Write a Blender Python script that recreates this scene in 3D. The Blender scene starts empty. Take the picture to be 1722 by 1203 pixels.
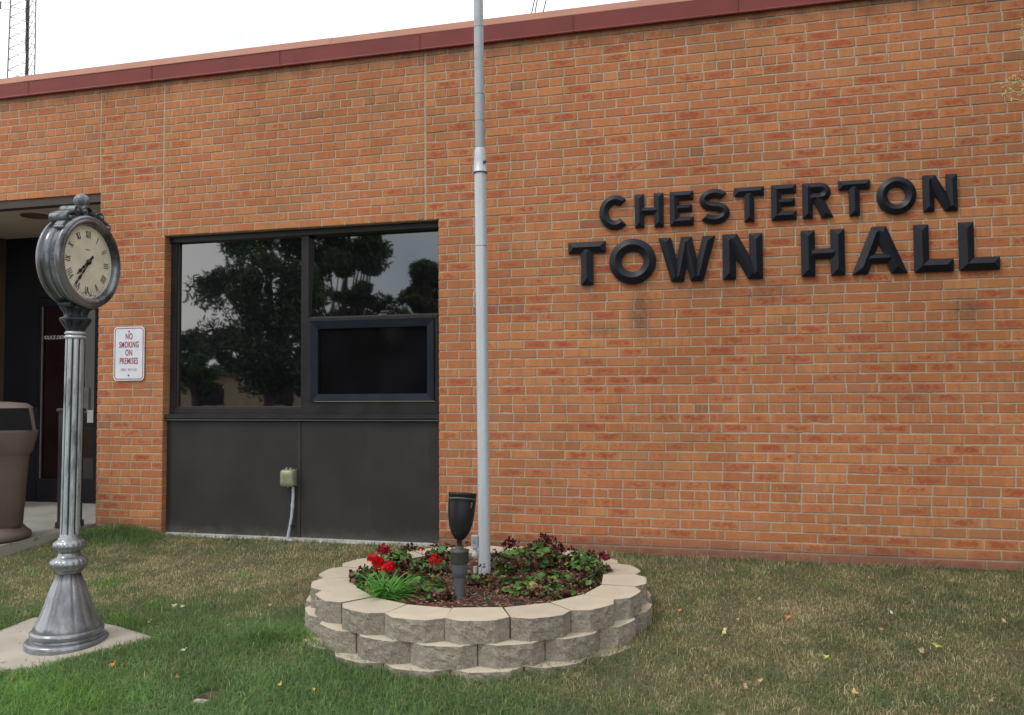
import bpy, bmesh, math, random
import numpy as np
from mathutils import Vector, Matrix, noise as mnoise
R_ = math.radians
random.seed(7); rng = np.random.default_rng(7)
SC = bpy.context.scene
COL = SC.collection

# ---------------------------------------------------------------- camera, world, sun, exposure
CAM = Vector((2.07672, -6.01991, 1.16908))
MR = Matrix(((0.96775721, 0.01631291, 0.25135605), (0.2518156, -0.03926015, -0.96697857), (-0.00590596, 0.99909586, -0.04210214)))
FPX = 1400.0
cam = bpy.data.objects.new('camera', bpy.data.cameras.new('camera')); COL.objects.link(cam)
cam.matrix_world = Matrix.Translation(CAM) @ MR.to_4x4()
cam.data.sensor_width = 36; cam.data.lens = FPX/1722*36; cam.data.clip_start = .05; cam.data.clip_end = 2000
SC.camera = cam
W = bpy.data.worlds.new('World'); SC.world = W; W.use_nodes = True
SUN_EL, SUN_AZ = R_(52), R_(222)      # azimuth from +Y clockwise: the sun is behind the camera to the left
def world():
    nt = W.node_tree; nt.nodes.clear(); N = nt.nodes.new; L = nt.links.new
    out = N('ShaderNodeOutputWorld'); mix = N('ShaderNodeMixShader')
    sky = N('ShaderNodeTexSky'); sky.sky_type = 'NISHITA'; sky.sun_disc = False
    sky.sun_elevation = SUN_EL; sky.sun_rotation = SUN_AZ
    b1 = N('ShaderNodeBackground'); b1.inputs[1].default_value = .15; L(sky.outputs[0], b1.inputs[0])
    b2 = N('ShaderNodeBackground'); b2.inputs[1].default_value = 1.0
    tc = N('ShaderNodeTexCoord'); no = N('ShaderNodeTexNoise'); no.inputs['Scale'].default_value = 2.2; no.inputs['Detail'].default_value = 6
    L(tc.outputs['Generated'], no.inputs['Vector'])
    cr = N('ShaderNodeValToRGB'); cr.color_ramp.elements[0].position = .32; cr.color_ramp.elements[1].position = .5
    cr.color_ramp.elements[0].color = (.74, .86, .92, 1); cr.color_ramp.elements[1].color = (1.38, 1.36, 1.34, 1)
    L(no.outputs[0], cr.inputs[0])
    d0 = (MR @ Vector(((335-861)/FPX, -(60-601.5)/FPX, -1))).normalized()
    nr = N('ShaderNodeVectorMath'); nr.operation = 'NORMALIZE'; L(tc.outputs['Generated'], nr.inputs[0])
    dp = N('ShaderNodeVectorMath'); dp.operation = 'DOT_PRODUCT'; L(nr.outputs[0], dp.inputs[0]); dp.inputs[1].default_value = d0
    ad = N('ShaderNodeMath'); ad.operation = 'MULTIPLY_ADD'; L(no.outputs[0], ad.inputs[0]); ad.inputs[1].default_value = .020; L(dp.outputs['Value'], ad.inputs[2])
    mr = N('ShaderNodeMapRange'); mr.interpolation_type = 'SMOOTHSTEP'; mr.inputs[1].default_value = 1.003; mr.inputs[2].default_value = 1.013; L(ad.outputs[0], mr.inputs[0])
    mc = N('ShaderNodeMix'); mc.data_type = 'RGBA'; L(mr.outputs[0], mc.inputs[0]); L(cr.outputs[0], mc.inputs[6]); mc.inputs[7].default_value = (.79, .91, .95, 1)
    L(mc.outputs[2], b2.inputs[0])
    m = N('ShaderNodeMapRange'); m.inputs[1].default_value = .28; m.inputs[2].default_value = .42; m.inputs[3].default_value = .55; m.inputs[4].default_value = .97
    L(no.outputs[0], m.inputs[0]); L(m.outputs[0], mix.inputs[0]); L(b1.outputs[0], mix.inputs[1]); L(b2.outputs[0], mix.inputs[2])
    L(mix.outputs[0], out.inputs[0])
world()
sun = bpy.data.objects.new('sun', bpy.data.lights.new('sun', 'SUN')); COL.objects.link(sun)
sun.data.energy = 1.1; sun.data.angle = R_(10); sun.data.color = (1, .96, .9)
sd = Vector((math.sin(SUN_AZ)*math.cos(SUN_EL), math.cos(SUN_AZ)*math.cos(SUN_EL), math.sin(SUN_EL)))
sun.rotation_euler = sd.to_track_quat('Z', 'Y').to_euler()
SC.view_settings.view_transform = 'Standard'; SC.view_settings.look = 'None'
SC.view_settings.exposure = 0.18; SC.view_settings.gamma = 1

# ---------------------------------------------------------------- surveyed positions (pixel of the 1722x1203 photo -> point on a real plane)
def ray(u, v): return (MR @ Vector(((u-861)/FPX, -(v-601.5)/FPX, -1)))
def onY(u, v, y=0.):
    d = ray(u, v); return CAM + d*((y-CAM.y)/d.y)
def onZ(u, v, z):
    d = ray(u, v); return CAM + d*((z-CAM.z)/d.z)
SL = .1
def gz(y):
    y = min(0, y); return SL*y if y > -6 else -.6
def gnd(x, y):
    r = math.hypot(x-.64, y+1.275)
    return gz(y)+.062*math.exp(-((r-1.0)/.32)**2)*min(1, max(0, (-y-1.0)))
def onG(u, v):
    d = ray(u, v); t = (SL*CAM.y-CAM.z)/(d.z-SL*d.y); return CAM + d*t

# ---------------------------------------------------------------- materials
class NT:
    def __init__(s, name):
        s.m = bpy.data.materials.new(name); s.m.use_nodes = True; s.t = s.m.node_tree
        s.b = s.t.nodes['Principled BSDF']; s.o = s.t.nodes['Material Output']
    def n(s, ty, ins=None, **kw):
        x = s.t.nodes.new('ShaderNode'+ty)
        for k, v in kw.items(): setattr(x, k, v)
        for k, v in (ins or {}).items(): s.set(x.inputs[k], v)
        return x
    def set(s, sock, v):
        if isinstance(v, bpy.types.NodeSocket): s.t.links.new(v, sock)
        else:
            if sock.type == 'RGBA' and len(v) == 3: v = (*v, 1)
            sock.default_value = v
    def noise(s, scale, detail=4, vec=None, rough=.55, dist=0):
        x = s.n('TexNoise', {'Scale': scale, 'Detail': detail, 'Roughness': rough, 'Distortion': dist})
        if vec is None: vec = s.obj()
        s.set(x.inputs['Vector'], vec); return x.outputs['Fac']
    def obj(s): return s.n('TexCoord').outputs['Object']
    def math(s, op, a, b=None, c=None, clamp=False):
        x = s.n('Math', operation=op, use_clamp=clamp); s.set(x.inputs[0], a)
        if b is not None: s.set(x.inputs[1], b)
        if c is not None: s.set(x.inputs[2], c)
        return x.outputs[0]
    def mr(s, v, a, b, c=0., d=1., smooth=True):
        x = s.n('MapRange', {0: v, 1: a, 2: b, 3: c, 4: d}); x.interpolation_type = 'SMOOTHSTEP' if smooth else 'LINEAR'; return x.outputs[0]
    def mix(s, f, a, b, mode='MIX'):
        x = s.n('Mix', data_type='RGBA', blend_type=mode); s.set(x.inputs[0], f); s.set(x.inputs[6], a); s.set(x.inputs[7], b); return x.outputs[2]
    def sep(s, v):
        x = s.n('SeparateXYZ', {0: v}); return x.outputs
    def comb(s, a, b, c): return s.n('CombineXYZ', {0: a, 1: b, 2: c}).outputs[0]
    def bump(s, h, strength=.5, dist=.002):
        x = s.n('Bump', {'Strength': strength, 'Distance': dist, 'Height': h}); s.set(s.b.inputs['Normal'], x.outputs[0])
    def base(s, c): s.set(s.b.inputs['Base Color'], c)
    def rough(s, c): s.set(s.b.inputs['Roughness'], c)
    def metal(s, c): s.set(s.b.inputs['Metallic'], c)

def mottled(name, c1, c2, scale=8, rough=.6, metal=0, bump=.0, bscale=60, bdist=.002, speck=None, detail=5):
    t = NT(name); f = t.mr(t.noise(scale, detail), .3, .7)
    c = t.mix(f, c1, c2)
    if speck: c = t.mix(t.mr(t.noise(speck[0], 2), speck[1], speck[1]+.06), c, speck[2])
    t.base(c); t.rough(rough); t.metal(metal)
    if bump: t.bump(t.noise(bscale, 4), bump, bdist)
    return t.m

def attr_mat(name, rough=.6, trans=0., spec=.3, scale=30, var=.35):
    t = NT(name); a = t.n('Attribute', attribute_name='col').outputs['Color']
    f = t.mr(t.noise(scale, 3), .3, .7, 1-var, 1+var)
    c = t.mix(1., a, t.comb(f, f, f), 'MULTIPLY'); t.base(c); t.rough(rough)
    t.b.inputs['Specular IOR Level'].default_value = spec
    if trans:
        tr = t.n('BsdfTranslucent', {0: c}); mx = t.n('MixShader', {0: trans, 1: t.b.outputs[0], 2: tr.outputs[0]})
        t.t.links.new(mx.outputs[0], t.o.inputs[0])
    return t.m

def brick_mat():
    t = NT('brick_face')
    uv = t.n('UVMap').outputs[0]; a = t.n('Attribute', attribute_name='brnd').outputs['Color']
    sp = t.sep(uv); u, v = sp[0], sp[1]                       # u,v in -1..1 over the brick
    ra = t.n('SeparateColor', {0: a}); r1, r2, r3 = ra.outputs
    seed = t.math('MULTIPLY', r3, 91.)
    P = t.obj(); px = t.sep(P)
    tan = t.mix(r1, (.475, .208, .092), (.39, .142, .064))
    tan = t.mix(t.mr(r3, .80, .86, 0, .42), tan, (.50, .25, .105)); tan = t.mix(t.mr(r3, .16, .10, 0, .4), tan, (.33, .19, .11))
    tan = t.mix(t.mr(r1, .88, .95, 0, .6), tan, (.35, .17, .09))
    tan = t.mix(t.mr(r3, .991, .993, 0, .75), tan, (.20, .115, .075))
    # cloudy variation along the brick in vertical bands
    bands = t.noise(5.0, 2, t.comb(t.math('MULTIPLY', u, .55), 0., seed))
    tan = t.mix(t.mr(bands, .52, .70, 0, .7), tan, (.33, .165, .085))
    tan = t.mix(t.mr(bands, .44, .34, 0, .5), tan, (.56, .25, .10))
    # red flash in the middle of the face
    u4 = t.math('POWER', t.math('ABSOLUTE', u), 4.); v4 = t.math('POWER', t.math('ABSOLUTE', v), 3.)
    core = t.math('MULTIPLY', t.math('SUBTRACT', 1., u4), t.math('SUBTRACT', 1., v4), clamp=True)
    nz = t.noise(1., 4, t.comb(t.math('MULTIPLY', u, 3.0), t.math('MULTIPLY', v, 1.3), seed), .7)
    soft = t.math('MULTIPLY', t.math('MULTIPLY', core, t.mr(nz, .36, .62)), t.mr(r2, .1, .8, .10, .72))
    tan = t.mix(soft, tan, (.42, .135, .062))
    amt = t.mr(r2, .35, 1., -.30, .25, False)
    fl = t.mr(t.math('ADD', t.math('ADD', t.math('MULTIPLY', core, .55), t.math('MULTIPLY', nz, 1.3)), amt), 1.12, 1.56, 0, .84)
    fl = t.math('MULTIPLY', fl, t.math('GREATER_THAN', r2, .22))
    c = t.mix(fl, tan, t.mix(nz, (.37, .085, .045), (.29, .068, .042)))
    # dark iron spots and chips
    sp1 = t.mr(t.noise(130., 3, P), .66, .74, 0, .6); c = t.mix(sp1, c, (.10, .05, .035))
    sp2 = t.mr(t.noise(34., 5, P, .75), .56, .70, 0, .6); c = t.mix(sp2, c, (.20, .085, .04))
    sc_ = t.mr(t.noise(220., 2, P), .2, .8, .88, 1.12); c = t.mix(1., c, t.comb(sc_, sc_, sc_), 'MULTIPLY')
    c = grime(t, c, P)
    t.base(c); t.rough(.88); t.b.inputs['Specular IOR Level'].default_value = .2
    t.bump(t.math('ADD', t.noise(260., 3, P), t.math('MULTIPLY', t.noise(60., 4, P), 1.5)), .55, .0016)
    return t.m
def grime(t, c, P):
    px = t.sep(P)
    # splashed soil on the lowest courses
    n1 = t.noise(3.5, 5, P)
    low = t.mr(t.math('ADD', px[2], t.math('MULTIPLY', n1, .16)), .10, .24, .62, 0)
    c = t.mix(low, c, (.145, .095, .085))
    # soot under the metal coping
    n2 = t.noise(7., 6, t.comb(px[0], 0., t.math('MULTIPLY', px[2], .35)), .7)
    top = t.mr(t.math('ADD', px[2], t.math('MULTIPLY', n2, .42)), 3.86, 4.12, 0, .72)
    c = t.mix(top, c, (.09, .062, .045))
    rs = t.noise(1., 5, t.comb(t.math('MULTIPLY', px[0], 9.), 0., t.math('MULTIPLY', px[2], .5)), .7)
    c = t.mix(t.mr(rs, .55, .75, 0, .28), c, (.16, .105, .07))
    # run-off stains
    n3 = t.noise(22., 5, P, .7)
    for (x, z, rx, rz, s) in STAINS:
        dx = t.math('DIVIDE', t.math('SUBTRACT', px[0], x), rx); dz = t.math('DIVIDE', t.math('SUBTRACT', px[2], z), rz)
        d = t.math('SQRT', t.math('ADD', t.math('MULTIPLY', dx, dx), t.math('MULTIPLY', dz, dz)))
        m = t.math('MULTIPLY', t.mr(t.math('ADD', d, t.math('MULTIPLY', n2, 1.3)), .85, 1.75, s, 0), t.mr(n3, .35, .62, .35, 1.))
        c = t.mix(m, c, (.105, .075, .055))
    big = t.mr(t.noise(.8, 5, P, .65), .3, .7, .86, 1.07)
    return t.mix(1., c, t.comb(big, big, big), 'MULTIPLY')
STAINS = [(1.46, 1.72, .10, .22, .75), (2.33, 1.86, .20, .14, .45), (3.60, 1.70, .16, .11, .6), (1.95, 1.90, .3, .07, .3), (1.2, 1.62, .16, .07, .5)]
def mortar_mat():
    t = NT('mortar'); P = t.obj()
    c = t.mix(t.mr(t.noise(9., 5, P), .3, .7), (.43, .345, .26), (.33, .265, .20))
    c = t.mix(t.mr(t.noise(140., 2, P), .3, .75), c, (.50, .41, .32))
    c = grime(t, c, P); t.base(c); t.rough(.95); t.bump(t.noise(200., 3, P), .6, .002); return t.m

METAL = .0
def painted(name, col, dark, rough=.45, patina=.5, scale=9, spec=.4, streak=True):
    """weathered paint: worn streaks and dirt gathered in the hollows"""
    t = NT(name); P = t.obj(); px = t.sep(P)
    v = t.comb(px[0], px[1], t.math('MULTIPLY', px[2], .25 if streak else 1.))
    f = t.mr(t.noise(scale, 6, v, .7), .42, .66)
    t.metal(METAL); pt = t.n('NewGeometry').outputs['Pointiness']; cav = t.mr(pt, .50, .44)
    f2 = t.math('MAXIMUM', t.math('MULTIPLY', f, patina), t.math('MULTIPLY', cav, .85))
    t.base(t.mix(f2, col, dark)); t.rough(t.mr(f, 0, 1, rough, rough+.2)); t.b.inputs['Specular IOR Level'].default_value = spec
    t.bump(t.noise(120, 3), .12, .001); return t.m

M = {}
M['brick'] = brick_mat(); M['mortar'] = mortar_mat()
M['fascia'] = mottled('fascia_red', (.205, .045, .043), (.165, .038, .037), 3, .42, speck=(90, .72, (.28, .12, .11)))
M['cant'] = mottled('coping_pink', (.34, .145, .10), (.29, .125, .085), 4, .5)
M['frame'] = mottled('bronze_frame', (.020, .019, .022), (.030, .028, .031), 6, .38)
M['sash'] = mottled('blue_sash', (.008, .012, .021), (.013, .018, .028), 6, .35)
M['panel'] = mottled('spandrel_panel', (.027, .0265, .0275), (.035, .034, .034), 2.6, .6, bump=.15, bscale=30, bdist=.003)
M['divider'] = mottled('divider', (.048, .043, .041), (.038, .034, .033), 6, .5)
M['flash'] = mottled('sill_flashing', (.50, .52, .56), (.36, .36, .37), 8, .5, speck=(40, .62, (.22, .2, .17)))
M['concrete'] = mottled('concrete', (.42, .385, .33), (.33, .30, .255), 4, .9, bump=.5, bscale=90, bdist=.003, speck=(25, .66, (.2, .18, .15)))
M['walk'] = mottled('walk_concrete', (.36, .345, .32), (.27, .26, .24), 2, .9, bump=.4, bscale=80, bdist=.003, speck=(18, .66, (.15, .14, .13)))
M['soffit'] = mottled('soffit', (.46, .40, .31), (.40, .35, .27), 1.5, .8)
M['lintel'] = mottled('lintel', (.042, .032, .03), (.055, .042, .038), 5, .7)
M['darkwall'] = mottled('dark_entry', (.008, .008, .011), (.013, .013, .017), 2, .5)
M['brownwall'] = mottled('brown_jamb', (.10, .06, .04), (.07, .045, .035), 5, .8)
M['letter'] = mottled('letter_black', (.005, .006, .012), (.008, .010, .019), 10, .45, bump=.12, bscale=150, bdist=.001); M['letter'].node_tree.nodes['Principled BSDF'].inputs['Specular IOR Level'].default_value = .32
M['white'] = mottled('sign_white', (.66, .70, .76), (.58, .62, .69), 8, .4)
M['red'] = mottled('sign_red', (.30, .030, .055), (.24, .03, .05), 30, .45)
M['fade'] = mottled('sign_faded_red', (.42, .24, .29), (.36, .2, .25), 60, .5)
M['steel'] = mottled('bolt_steel', (.2, .2, .2), (.12, .12, .12), 40, .4, .8)
METAL = .25
M['alu'] = painted('pole_grey', (.52, .57, .63), (.34, .37, .42), .42, .55, 3, .5)
M['alu_up'] = painted('pole_weathered', (.58, .62, .66), (.20, .21, .23), .42, .75, 7, .5, streak=False)
METAL = .0
M['pvc'] = mottled('pvc_dark', (.062, .070, .085), (.085, .094, .11), 7, .5, speck=(60, .7, (.14, .14, .15)))
M['pvcband'] = mottled('pvc_band', (.055, .058, .055), (.04, .042, .04), 12, .6)
M['black'] = mottled('lamp_black', (.0105, .0115, .0145), (.017, .018, .022), 5, .33)
M['photo'] = mottled('photocell_grey', (.42, .44, .47), (.33, .35, .38), 20, .4)
M['boxg'] = mottled('outlet_cover', (.20, .20, .12), (.27, .27, .185), 25, .35)
M['boxd'] = mottled('outlet_back', (.08, .085, .085), (.06, .06, .06), 20, .6)
M['conduit'] = mottled('conduit_grey', (.42, .47, .55), (.36, .41, .48), 12, .5)
METAL = .55
M['clock'] = painted('clock_grey', (.30, .315, .345), (.022, .026, .036), .24, .55, 7, .6)
M['clockhead'] = painted('clock_head', (.22, .24, .27), (.014, .017, .026), .22, .85, 4.0, .6, streak=False)
M['shaft'] = painted('clock_shaft', (.50, .56, .60), (.020, .028, .032), .45, .75, 10, .4)
M['cap'] = painted('clock_capital', (.058, .070, .088), (.016, .02, .027), .4, .6, 14, .4, streak=False)
M['crest'] = painted('clock_crest', (.17, .19, .205), (.03, .035, .042), .45, .7, 25, .4, streak=False)
METAL = 0.
M['hands'] = mottled('hand_black', (.008, .008, .009), (.012, .012, .012), 10, .4)
M['can'] = mottled('litter_bin_brown', (.15, .115, .105), (.125, .095, .088), 5, .55, bump=.2, bscale=250, bdist=.001)
M['canbody'] = mottled('litter_bin_body', (.11, .082, .074), (.09, .068, .062), 5, .6, bump=.25, bscale=200, bdist=.001)
M['void'] = mottled('dark_void', (.006, .006, .007), (.009, .009, .01), 5, .8)
M['post'] = mottled('ash_post', (.038, .036, .040), (.05, .047, .05), 6, .5)
M['lightline'] = mottled('door_edge', (.15, .14, .15), (.11, .11, .12), 8, .4)
M['strip1'] = mottled('blind_light', (.17, .17, .14), (.13, .13, .11), 8, .6)
M['strip2'] = mottled('blind_dark', (.05, .045, .04), (.04, .035, .03), 8, .6)
M['paper'] = mottled('paper', (.5, .5, .55), (.45, .45, .5), 8, .7)
M['textw'] = mottled('vinyl_white', (.5, .5, .52), (.4, .4, .42), 60, .5)
M['tower'] = mottled('tower_steel', (.13, .12, .12), (.2, .19, .18), 1, .5, .3)
M['cable'] = mottled('tower_cable', (.02, .02, .03), (.03, .03, .04), 2, .6)
M['bark'] = mottled('bark', (.10, .075, .055), (.055, .04, .03), 14, .9, bump=.8, bscale=30, bdist=.02)
M['leafm'] = attr_mat('tree_leaves', .5, .25, .4)
M['grassm'] = attr_mat('grass_blades', .55, .48, .25, scale=3, var=.12)
M['plant'] = attr_mat('plant_leaves', .5, .2, .35, scale=60, var=.3)
M['petal'] = attr_mat('petals', .6, .25, .2, scale=80, var=.15)
M['chips'] = attr_mat('wood_chips', .85, 0, .2, scale=80, var=.4)
M['litter'] = attr_mat('dry_leaves', .6, .15, .3, scale=80, var=.35)
M['twig'] = mottled('twig', (.55, .47, .20), (.38, .32, .13), 30, .7)
M['asphalt'] = mottled('asphalt', (.055, .055, .058), (.04, .04, .042), 3, .9)
M['paint'] = mottled('road_paint', (.6, .6, .58), (.5, .5, .48), 3, .7)
M['stucco'] = mottled('far_wall_tan', (.40, .31, .2), (.33, .25, .17), 2, .9)
M['roofd'] = mottled('far_roof', (.12, .09, .08), (.09, .07, .06), 3, .9)
M['wood'] = mottled('pole_wood', (.12, .085, .06), (.08, .055, .04), 5, .9)
def ceramic_dial():
    t = NT('dial'); P = t.obj(); n = t.noise(9, 5)
    c = t.mix(t.mr(n, .35, .7), (.74, .71, .60), (.60, .58, .48))
    c = t.mix(t.mr(t.noise(30, 5), .6, .75, 0, .35), c, (.26, .24, .18))
    z = t.sep(P)[2]                                                     # mildew settled at the rim below
    c = t.mix(t.math('MULTIPLY', t.mr(z, -.13, -.19), t.mr(t.noise(90, 3), .48, .6)), c, (.09, .09, .07))
    t.base(c); t.rough(.35); return t.m
M['dial'] = ceramic_dial()
for k_ in ('void', 'fascia', 'cant', 'black', 'darkwall', 'frame', 'sash', 'panel', 'divider'): M[k_].node_tree.nodes['Principled BSDF'].inputs['Specular IOR Level'].default_value = .22
def glass_mat(name, tint, ior, rough=0.02):
    t = NT(name); P = t.obj(); c = t.mix(t.mr(t.noise(1.6, 3), .35, .7), tint, tuple(x*1.8 for x in tint))
    t.base(c); t.rough(rough); t.b.inputs['IOR'].default_value = ior
    t.bump(t.noise(2.2, 2), .25, .004); return t.m
M['glass'] = glass_mat('tinted_glass', (.004, .004, .006), 2.55)
M['glassr'] = glass_mat('tinted_glass_right', (.004, .004, .005), 2.3)
M['glass2'] = glass_mat('sash_glass', (.004, .004, .005), 1.33, .10)
M['doorglass'] = glass_mat('door_glass', (.010, .0045, .005), 1.5)
M['lens'] = glass_mat('photocell_lens', (.2, .22, .25), 1.6, .1)
def block_mats():
    t = NT('block_split_face'); P = t.obj()
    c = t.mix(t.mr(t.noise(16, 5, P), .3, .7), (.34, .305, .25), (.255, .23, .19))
    c = t.mix(t.mr(t.noise(170, 3, P), .52, .62), c, (.38, .35, .30)); c = t.mix(t.mr(t.noise(120, 3, P, .7), .58, .66), c, (.085, .078, .065))
    ov = t.mr(t.n('ObjectInfo').outputs['Random'], 0, 1, .86, 1.10, False); c = t.mix(1., c, t.comb(ov, ov, ov), 'MULTIPLY')
    c = t.mix(t.mr(t.noise(7., 6, P, .7), .56, .72, 0, .6), c, (.13, .115, .09))
    t.base(c); t.rough(.95); t.bump(t.math('ADD', t.noise(90, 4, P, .7), t.noise(240, 3, P)), 1.0, .006); M['bface'] = t.m
    t = NT('block_top'); P = t.obj()
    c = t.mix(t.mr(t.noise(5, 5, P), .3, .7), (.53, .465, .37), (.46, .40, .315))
    c = t.mix(t.mr(t.noise(220, 2, P), .62, .7), c, (.30, .25, .19)); c = t.mix(t.mr(t.noise(13, 6, P, .7), .60, .75, 0, .6), c, (.27, .22, .16))
    ov = t.mr(t.n('ObjectInfo').outputs['Random'], 0, 1, .90, 1.06, False); c = t.mix(1., c, t.comb(ov, ov, ov), 'MULTIPLY'); c = t.mix(t.mr(t.noise(26., 5, P, .7), .60, .72, 0, .45), c, (.24, .20, .15))
    t.base(c); t.rough(.95); t.bump(t.noise(200, 3, P), .6, .002); M['btop'] = t.m
block_mats()
def lawn_colour(t, P):
    a = t.noise(1.1, 5, P, .6); b = t.noise(14, 5, P, .7)
    c = t.mix(t.mr(a, .4, .6), (.075, .085, .036), (.15, .125, .07))
    return t.mix(t.mr(b, .45, .7), c, (.10, .072, .042))
t = NT('spandrel'); P = t.obj(); z = t.sep(P)[2]; n_ = t.noise(5, 5, P, .7)
c = t.mix(t.mr(t.noise(2.6, 5, P), .3, .7), (.026, .0255, .0265), (.036, .035, .035))
c = t.mix(t.mr(t.math('ADD', z, t.math('MULTIPLY', n_, .22)), .24, .10, 0, .55), c, (.10, .09, .078))
st_ = t.noise(1., 5, t.comb(t.math('MULTIPLY', t.sep(P)[0], 14.), 0., t.math('MULTIPLY', z, .7)), .7); c = t.mix(t.mr(st_, .58, .78, 0, .4), c, (.065, .062, .06))
t.base(c); t.rough(.6); t.b.inputs['Specular IOR Level'].default_value = .25; t.bump(t.noise(1.3, 2, P), .4, .01); M['panel'] = t.m
t = NT('lawn_soil'); P = t.obj(); t.base(lawn_colour(t, P)); t.rough(.95); t.bump(t.noise(60, 5, P), .8, .02); M['lawn'] = t.m
t = NT('bed_soil'); P = t.obj(); t.base(t.mix(t.mr(t.noise(25, 5, P), .35, .65), (.060, .032, .022), (.025, .016, .012))); t.rough(.95); t.bump(t.noise(70, 4, P), 1, .01); M['soil'] = t.m

# ---------------------------------------------------------------- mesh helpers
def link(name, me, mat=None, parent=None, loc=None, rot=None):
    o = bpy.data.objects.new(name, me); COL.objects.link(o)
    if mat is not None and me is not None and not me.materials:
        for x in (mat if isinstance(mat, (list, tuple)) else [mat]): me.materials.append(x)
    if parent is not None: o.parent = parent
    if loc is not None: o.location = loc
    if rot is not None: o.rotation_euler = rot
    return o
def empty(name, label, cat, loc=(0, 0, 0), group=None, rot=None):
    o = bpy.data.objects.new(name, None); COL.objects.link(o); o.location = loc; o.empty_display_size = .1
    if rot: o.rotation_euler = rot
    tag(o, label, cat, group); return o
def tag(o, label, cat, group=None):
    o['label'] = label; o['category'] = cat
    if group: o['group'] = group
    return o
def struct(o, label=None):
    o['kind'] = 'structure'
    if label: o['label'] = label
    return o
class MB:
    """collects geometry for one mesh"""
    def __init__(s): s.v = []; s.f = []; s.c = []; s.mi = []; s.sm = []
    def add(s, vs, fs, col=None, mi=0, smooth=False):
        o = len(s.v); s.v.extend([tuple(x) for x in vs])
        for f in fs: s.f.append(tuple(i+o for i in f)); s.c.append(col); s.mi.append(mi); s.sm.append(smooth)
    def box(s, x0, x1, y0, y1, z0, z1, col=None, mi=0):
        v = [(x, y, z) for z in (z0, z1) for y in (y0, y1) for x in (x0, x1)]
        s.add(v, [(0, 2, 3, 1), (4, 5, 7, 6), (0, 1, 5, 4), (2, 6, 7, 3), (0, 4, 6, 2), (1, 3, 7, 5)], col, mi)
    def cbox(s, x0, x1, y0, y1, z0, z1, c=.004, mi=0, col=None):
        """box with chamfered edges"""
        me = bmesh.new(); bmesh.ops.create_cube(me, size=1)
        for v in me.verts: v.co = Vector(((x0+x1)/2+v.co.x*(x1-x0), (y0+y1)/2+v.co.y*(y1-y0), (z0+z1)/2+v.co.z*(z1-z0)))
        bmesh.ops.bevel(me, geom=me.edges[:], offset=c, segments=2, affect='EDGES', profile=.6)
        me.verts.ensure_lookup_table(); me.verts.index_update()
        s.add([v.co[:] for v in me.verts], [[v.index for v in f.verts] for f in me.faces], col, mi); me.free()
    def tube(s, pts, r, seg=10, col=None, mi=0, cap=True, smooth=True):
        pts = [Vector(p) for p in pts]; n = len(pts); rs = r if isinstance(r, (list, tuple)) else [r]*n
        vs = []; up = None
        for i, p in enumerate(pts):
            d = (pts[min(i+1, n-1)]-pts[max(i-1, 0)]).normalized()
            if up is None: up = Vector((0, 0, 1)) if abs(d.z) < .9 else Vector((1, 0, 0))
            a = d.cross(up).normalized(); b = a.cross(d).normalized(); up = b
            for k in range(seg):
                t = 2*math.pi*k/seg; vs.append(p+(a*math.cos(t)+b*math.sin(t))*rs[i])
        fs = [(i*seg+k, i*seg+(k+1) % seg, (i+1)*seg+(k+1) % seg, (i+1)*seg+k) for i in range(n-1) for k in range(seg)]
        s.add(vs, fs, col, mi, smooth)
        if cap: s.add(vs, [tuple(range(seg))[::-1], tuple(range((n-1)*seg, n*seg))], col, mi) if False else s.capends(vs, seg, n, col, mi)
    def capends(s, vs, seg, n, col, mi):
        s.add(vs[:seg], [tuple(range(seg))[::-1]], col, mi); s.add(vs[-seg:], [tuple(range(seg))], col, mi)
    def lathe(s, prof, seg=64, c=(0, 0, 0), axis='Z', col=None, mi=0, sq=0, rotz=0., smooth=True, cap=True):
        """prof: (r, h[, lobes, amp]); sq>0 squares the section"""
        vs = []
        for q in prof:
            r, h = q[0], q[1]; lobes, amp = (q[2], q[3]) if len(q) > 2 else (0, 0)
            for k in range(seg):
                t = 2*math.pi*k/seg; rr = r
                if lobes: rr = r*(1+amp*(abs(math.cos(lobes*t/2))-.5)*2)
                if sq: rr = r/((abs(math.cos(t))**sq+abs(math.sin(t))**sq)**(1/sq))
                x, y = rr*math.cos(t+rotz), rr*math.sin(t+rotz)
                p = (x, y, h) if axis == 'Z' else ((h, x, y) if axis == 'X' else (x, h, y))
                vs.append((c[0]+p[0], c[1]+p[1], c[2]+p[2]))
        n = len(prof); fs = [(i*seg+k, i*seg+(k+1) % seg, (i+1)*seg+(k+1) % seg, (i+1)*seg+k) for i in range(n-1) for k in range(seg)]
        s.add(vs, fs, col, mi, smooth)
        if cap: s.capends(vs, seg, n, col, mi)
    def build(s, name, mat, parent=None, loc=None, rot=None, auto=True, recalc=True):
        me = bpy.data.meshes.new(name); me.from_pydata(s.v, [], s.f)
        me.polygons.foreach_set('material_index', s.mi); me.polygons.foreach_set('use_smooth', s.sm)
        if any(c is not None for c in s.c):
            ca = me.color_attributes.new('col', 'FLOAT_COLOR', 'CORNER'); arr = []
            for f, c in zip(s.f, s.c): arr += [*(c or (.5, .5, .5)), 1]*len(f)
            ca.data.foreach_set('color', arr)
        if recalc:
            b = bmesh.new(); b.from_mesh(me); bmesh.ops.recalc_face_normals(b, faces=b.faces); b.to_mesh(me); b.free()
        me.update(); return link(name, me, mat, parent, loc, rot)
def box(name, x0, x1, y0, y1, z0, z1, mat, parent=None, c=.003):
    m = MB(); (m.cbox(x0, x1, y0, y1, z0, z1, c) if c else m.box(x0, x1, y0, y1, z0, z1)); return m.build(name, mat, parent)
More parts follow.
